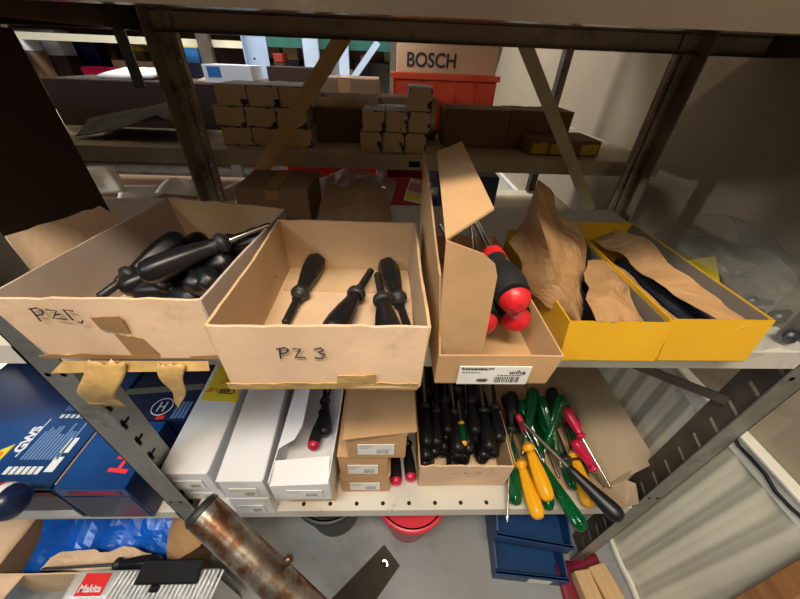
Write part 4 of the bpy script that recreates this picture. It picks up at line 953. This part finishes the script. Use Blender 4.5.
# ================================================================== FAR AISLE
far = thing('shelving_rack', 'distant rack across the aisle with cream and teal beams', 'rack', (-.8, 2.4, ZF))
YB = 2.2
b = MB()
def bm(x0p, x1p, yp, hh, m, nm='beam'):
    a = at(x0p, yp, y=YB); c_ = at(x1p, yp, y=YB); z = (a.z+c_.z)/2
    MB().box((a.x, YB, z-hh), (c_.x, YB+.04, z)).build(nm, m, far)
bm(-60, 258, 35, .035, CREAM); bm(258, 410, 39, .05, TEAL)
MB().box((-3.2, YB+.05, -.03), (.6, YB+.7, 0)).build('shelf', DARKST, far)
MB().box((-3.2, YB+.05, .36), (.6, YB+.7, .39)).build('shelf', DARKST, far)
MB().box((-3.2, YB+.05, -.5), (.6, YB+.7, -.47)).build('shelf', DARKST, far)
for xp, wd, m_ in ((12, .10, DARKST), (208, .07, DARKST), (312, .09, COOLW), (344, .06, COOLW), (395, .06, DARKST)):
    a = at(xp, 50, y=YB); MB().box((a.x-wd/2, YB-.04, ZF), (a.x+wd/2, YB, 1.4)).build('upright', m_, far)
MB().bar(at(352, 80, y=YB-.05), at(378, 42, y=YB-.05), .035, .004, (1, 0, 0)).build('brace', COOLW, far)
MB().box((-3.2, YB+.72, ZF), (.6, YB+.74, 1.5)).build('back_sheet', KRAFTD, far)
items = [  # px rectangle, material, label, name
 (0, 30, 16, 50, WHITEP, 'bright white carton at the far left across the aisle', 'carton'),
 (20, 30, 52, 54, WHITEC, 'tall pale carton across the aisle at the far left', 'carton'),
 (52, 38, 90, 78, NAVY, 'dark bulky bag across the aisle left of the red tin', 'bag'),
 (97, 35, 107, 43, ORC, 'small orange-red tin across the aisle', 'tin'),
 (87, 68, 106, 82, MAG, 'crimson package across the aisle', 'package'),
 (121, 62, 152, 84, CARDIN, 'grey-tan carton across the aisle behind the grey brace', 'carton'),
 (130, 40, 138, 51, YELL, 'small yellow pot across the aisle', 'tin'),
 (142, 38, 150, 55, CREAM, 'small cream jar across the aisle', 'jar'),
 (183, 45, 196, 63, BLUEF, 'blue and yellow packet across the aisle', 'packet'),
 (216, 44, 246, 66, MAHOG, 'dark maroon carton across the aisle above the white box', 'carton'),
 (222, 40, 236, 46, CREAM, 'cream roll lying on the dark carton across the aisle', 'roll'),
 (268, 44, 278, 58, CARD, 'tan figure-like package across the aisle by the pale upright', 'package'),
 (274, 54, 282, 62, ORC, 'little orange box across the aisle by the pale upright', 'box'),
 (277, 60, 298, 68, WHITEP, 'bunched white cloth on the shelf across the aisle', 'cloth'),
 (284, 44, 296, 60, KRAFT, 'kraft carton across the aisle in front of the dark ones', 'carton'),
 (320, 46, 336, 78, COOLW, 'pale blue plastic tub across the aisle', 'tub'),
 (330, 50, 343, 74, WHITEC, 'white plastic tub across the aisle', 'tub'),
 (360, 54, 368, 62, WHITEP, 'small white jar across the aisle near the pale brace', 'jar'),
 (356, 64, 392, 84, DARKST, 'dark machine housing across the aisle near the orange crate', 'machine'),
 (384, 50, 396, 62, CREAM, 'cream carton across the aisle beside the BOSCH carton', 'carton'),
 (340, 70, 352, 80, GREYB, 'grey canister across the aisle beneath the pale brace', 'canister'),
]
for i, (xa, ya, xb, yb, m_, lb, nm) in enumerate(items):
    low = yb < 69
    yy = YB+.08+.15*(i % 4); a = at(xa, yb, y=yy); c_ = at(xb, ya, y=yy)
    z0 = a.z if low else .001; z1 = max(c_.z, .05)
    if low: closed_box('carton', 'dark carton across the aisle beneath the '+lb.split(' across')[0].split(' lying')[0], (a.x-.004, yy, .001), (c_.x+.004, yy+.13, z0-.002), (KRAFTD, MAHOG, NAVY)[i % 3], seam=False)
    if i in (13,): crumple('cloth', lb, [[(a.x, yy, .02), ((a.x+c_.x)/2, yy, .09), (c_.x, yy, .03)], [(a.x, yy+.1, .05), ((a.x+c_.x)/2, yy+.1, .14), (c_.x, yy+.1, .06)]], 12, 8, .02, m_, 'cloth', 3, .002, 12); continue
    T = thing(nm, lb, nm, ((a.x+c_.x)/2, yy+.08, z0), None)
    if nm in ('tin', 'jar', 'tub', 'canister', 'roll'):
        r = (c_.x-a.x)/2; h_ = z1-z0; tr = .8 if nm == 'tub' else 1
        MB().lathe([(0, r*.9*tr), (.004, r*tr), (h_*.86, r), (h_*.88, r*.96)], ((a.x+c_.x)/2, yy+r, z0), (0, 0, 1), 24).build('vessel_body', m_, T)
        MB().lathe([(h_*.86, r*1.04), (h_*.97, r*1.04), (h_, r*.97)], ((a.x+c_.x)/2, yy+r, z0), (0, 0, 1), 24).build('lid', WHITEP if m_ is not WHITEP else REDC, T)
    else:
        MB().box((a.x, yy, z0), (c_.x, yy+.12, z1)).build('box_body', m_, T, bevel=.004)
        h_ = z1-z0; MB().box((a.x-.001, yy-.001, z1-h_*.18), (c_.x+.001, yy+.12, z1+.002)).build('lid', YELL if nm == 'packet' else m_, T, bevel=.002)

# ================================================================== LIGHT
def area(name, loc, target, sx, sy, power, col):
    l = bpy.data.lights.new(name, 'AREA'); l.shape = 'RECTANGLE'; l.size = sx; l.size_y = sy; l.energy = power; l.color = col
    o = bpy.data.objects.new(name, l); COL.objects.link(o); o.location = loc
    o.rotation_euler = (Vector(target)-Vector(loc)).to_track_quat('-Z', 'Y').to_euler(); return o
area('ceiling_light_and_fill', (-.15, -.66, 1.48), (-.05, -.05, -.1), 1.1, .2, 38, (1, .87, .68))
area('ceiling_light_and_fill', (-1.5, -.9, 1.3), (-.7, 0, -.5), .8, .3, 14, (.75, .88, 1.0))
area('ceiling_light_and_fill', (-.5, -1.9, 1.4), (-.1, 0, -.2), 1.2, .2, 8, (1, .90, .76))  # frontal fill, added to brighten the upright box fronts
area('aisle_light_and_fill', (-.9, 1.62, 1.5), (-.8, 2.2, .1), 2.6, .15, 70, (1, .98, .95))
area('aisle_light_and_fill', (-.6, 1.75, .9), (.62, 1.3, .15), .3, .3, .5, (1, .84, .78)).data.spread = 1.3  # fill added to brighten the far right wall, not a hanging lamp
area('added_shelf_fill', (-.45, .70, .50), (-.45, 1.0, .25), .8, .03, 1.2, (.85, .92, 1)).data.spread = 2.0  # hidden fill, added to brighten the white things and the upright behind
area('added_shelf_fill', (-1.7, .74, .03), (-.8, .76, -.06), .1, .06, 5, (1, .95, .9))  # fill added to brighten the papers on the low rear shelf
# visible ceiling fixtures above the far aisle
for i, (x, y) in enumerate(((-.9, 1.60), (.15, -1.2))):
    T = thing('ceiling_lamp', ('long ceiling lamp above the far aisle', 'long ceiling lamp above the near aisle')[i], 'lamp', (x, y, 1.52))
    MB().box((x-.6, y-.06, 1.515), (x+.6, y+.06, 1.549)).build('housing', WHITEC, T)
w = bpy.data.worlds.new('world'); SC.world = w; w.use_nodes = True
w.node_tree.nodes['Background'].inputs[0].default_value = (.85, .88, 1, 1); w.node_tree.nodes['Background'].inputs[1].default_value = .04
SC.view_settings.view_transform = 'Standard'; SC.view_settings.exposure = -.02
SC.cycles.max_bounces = 6
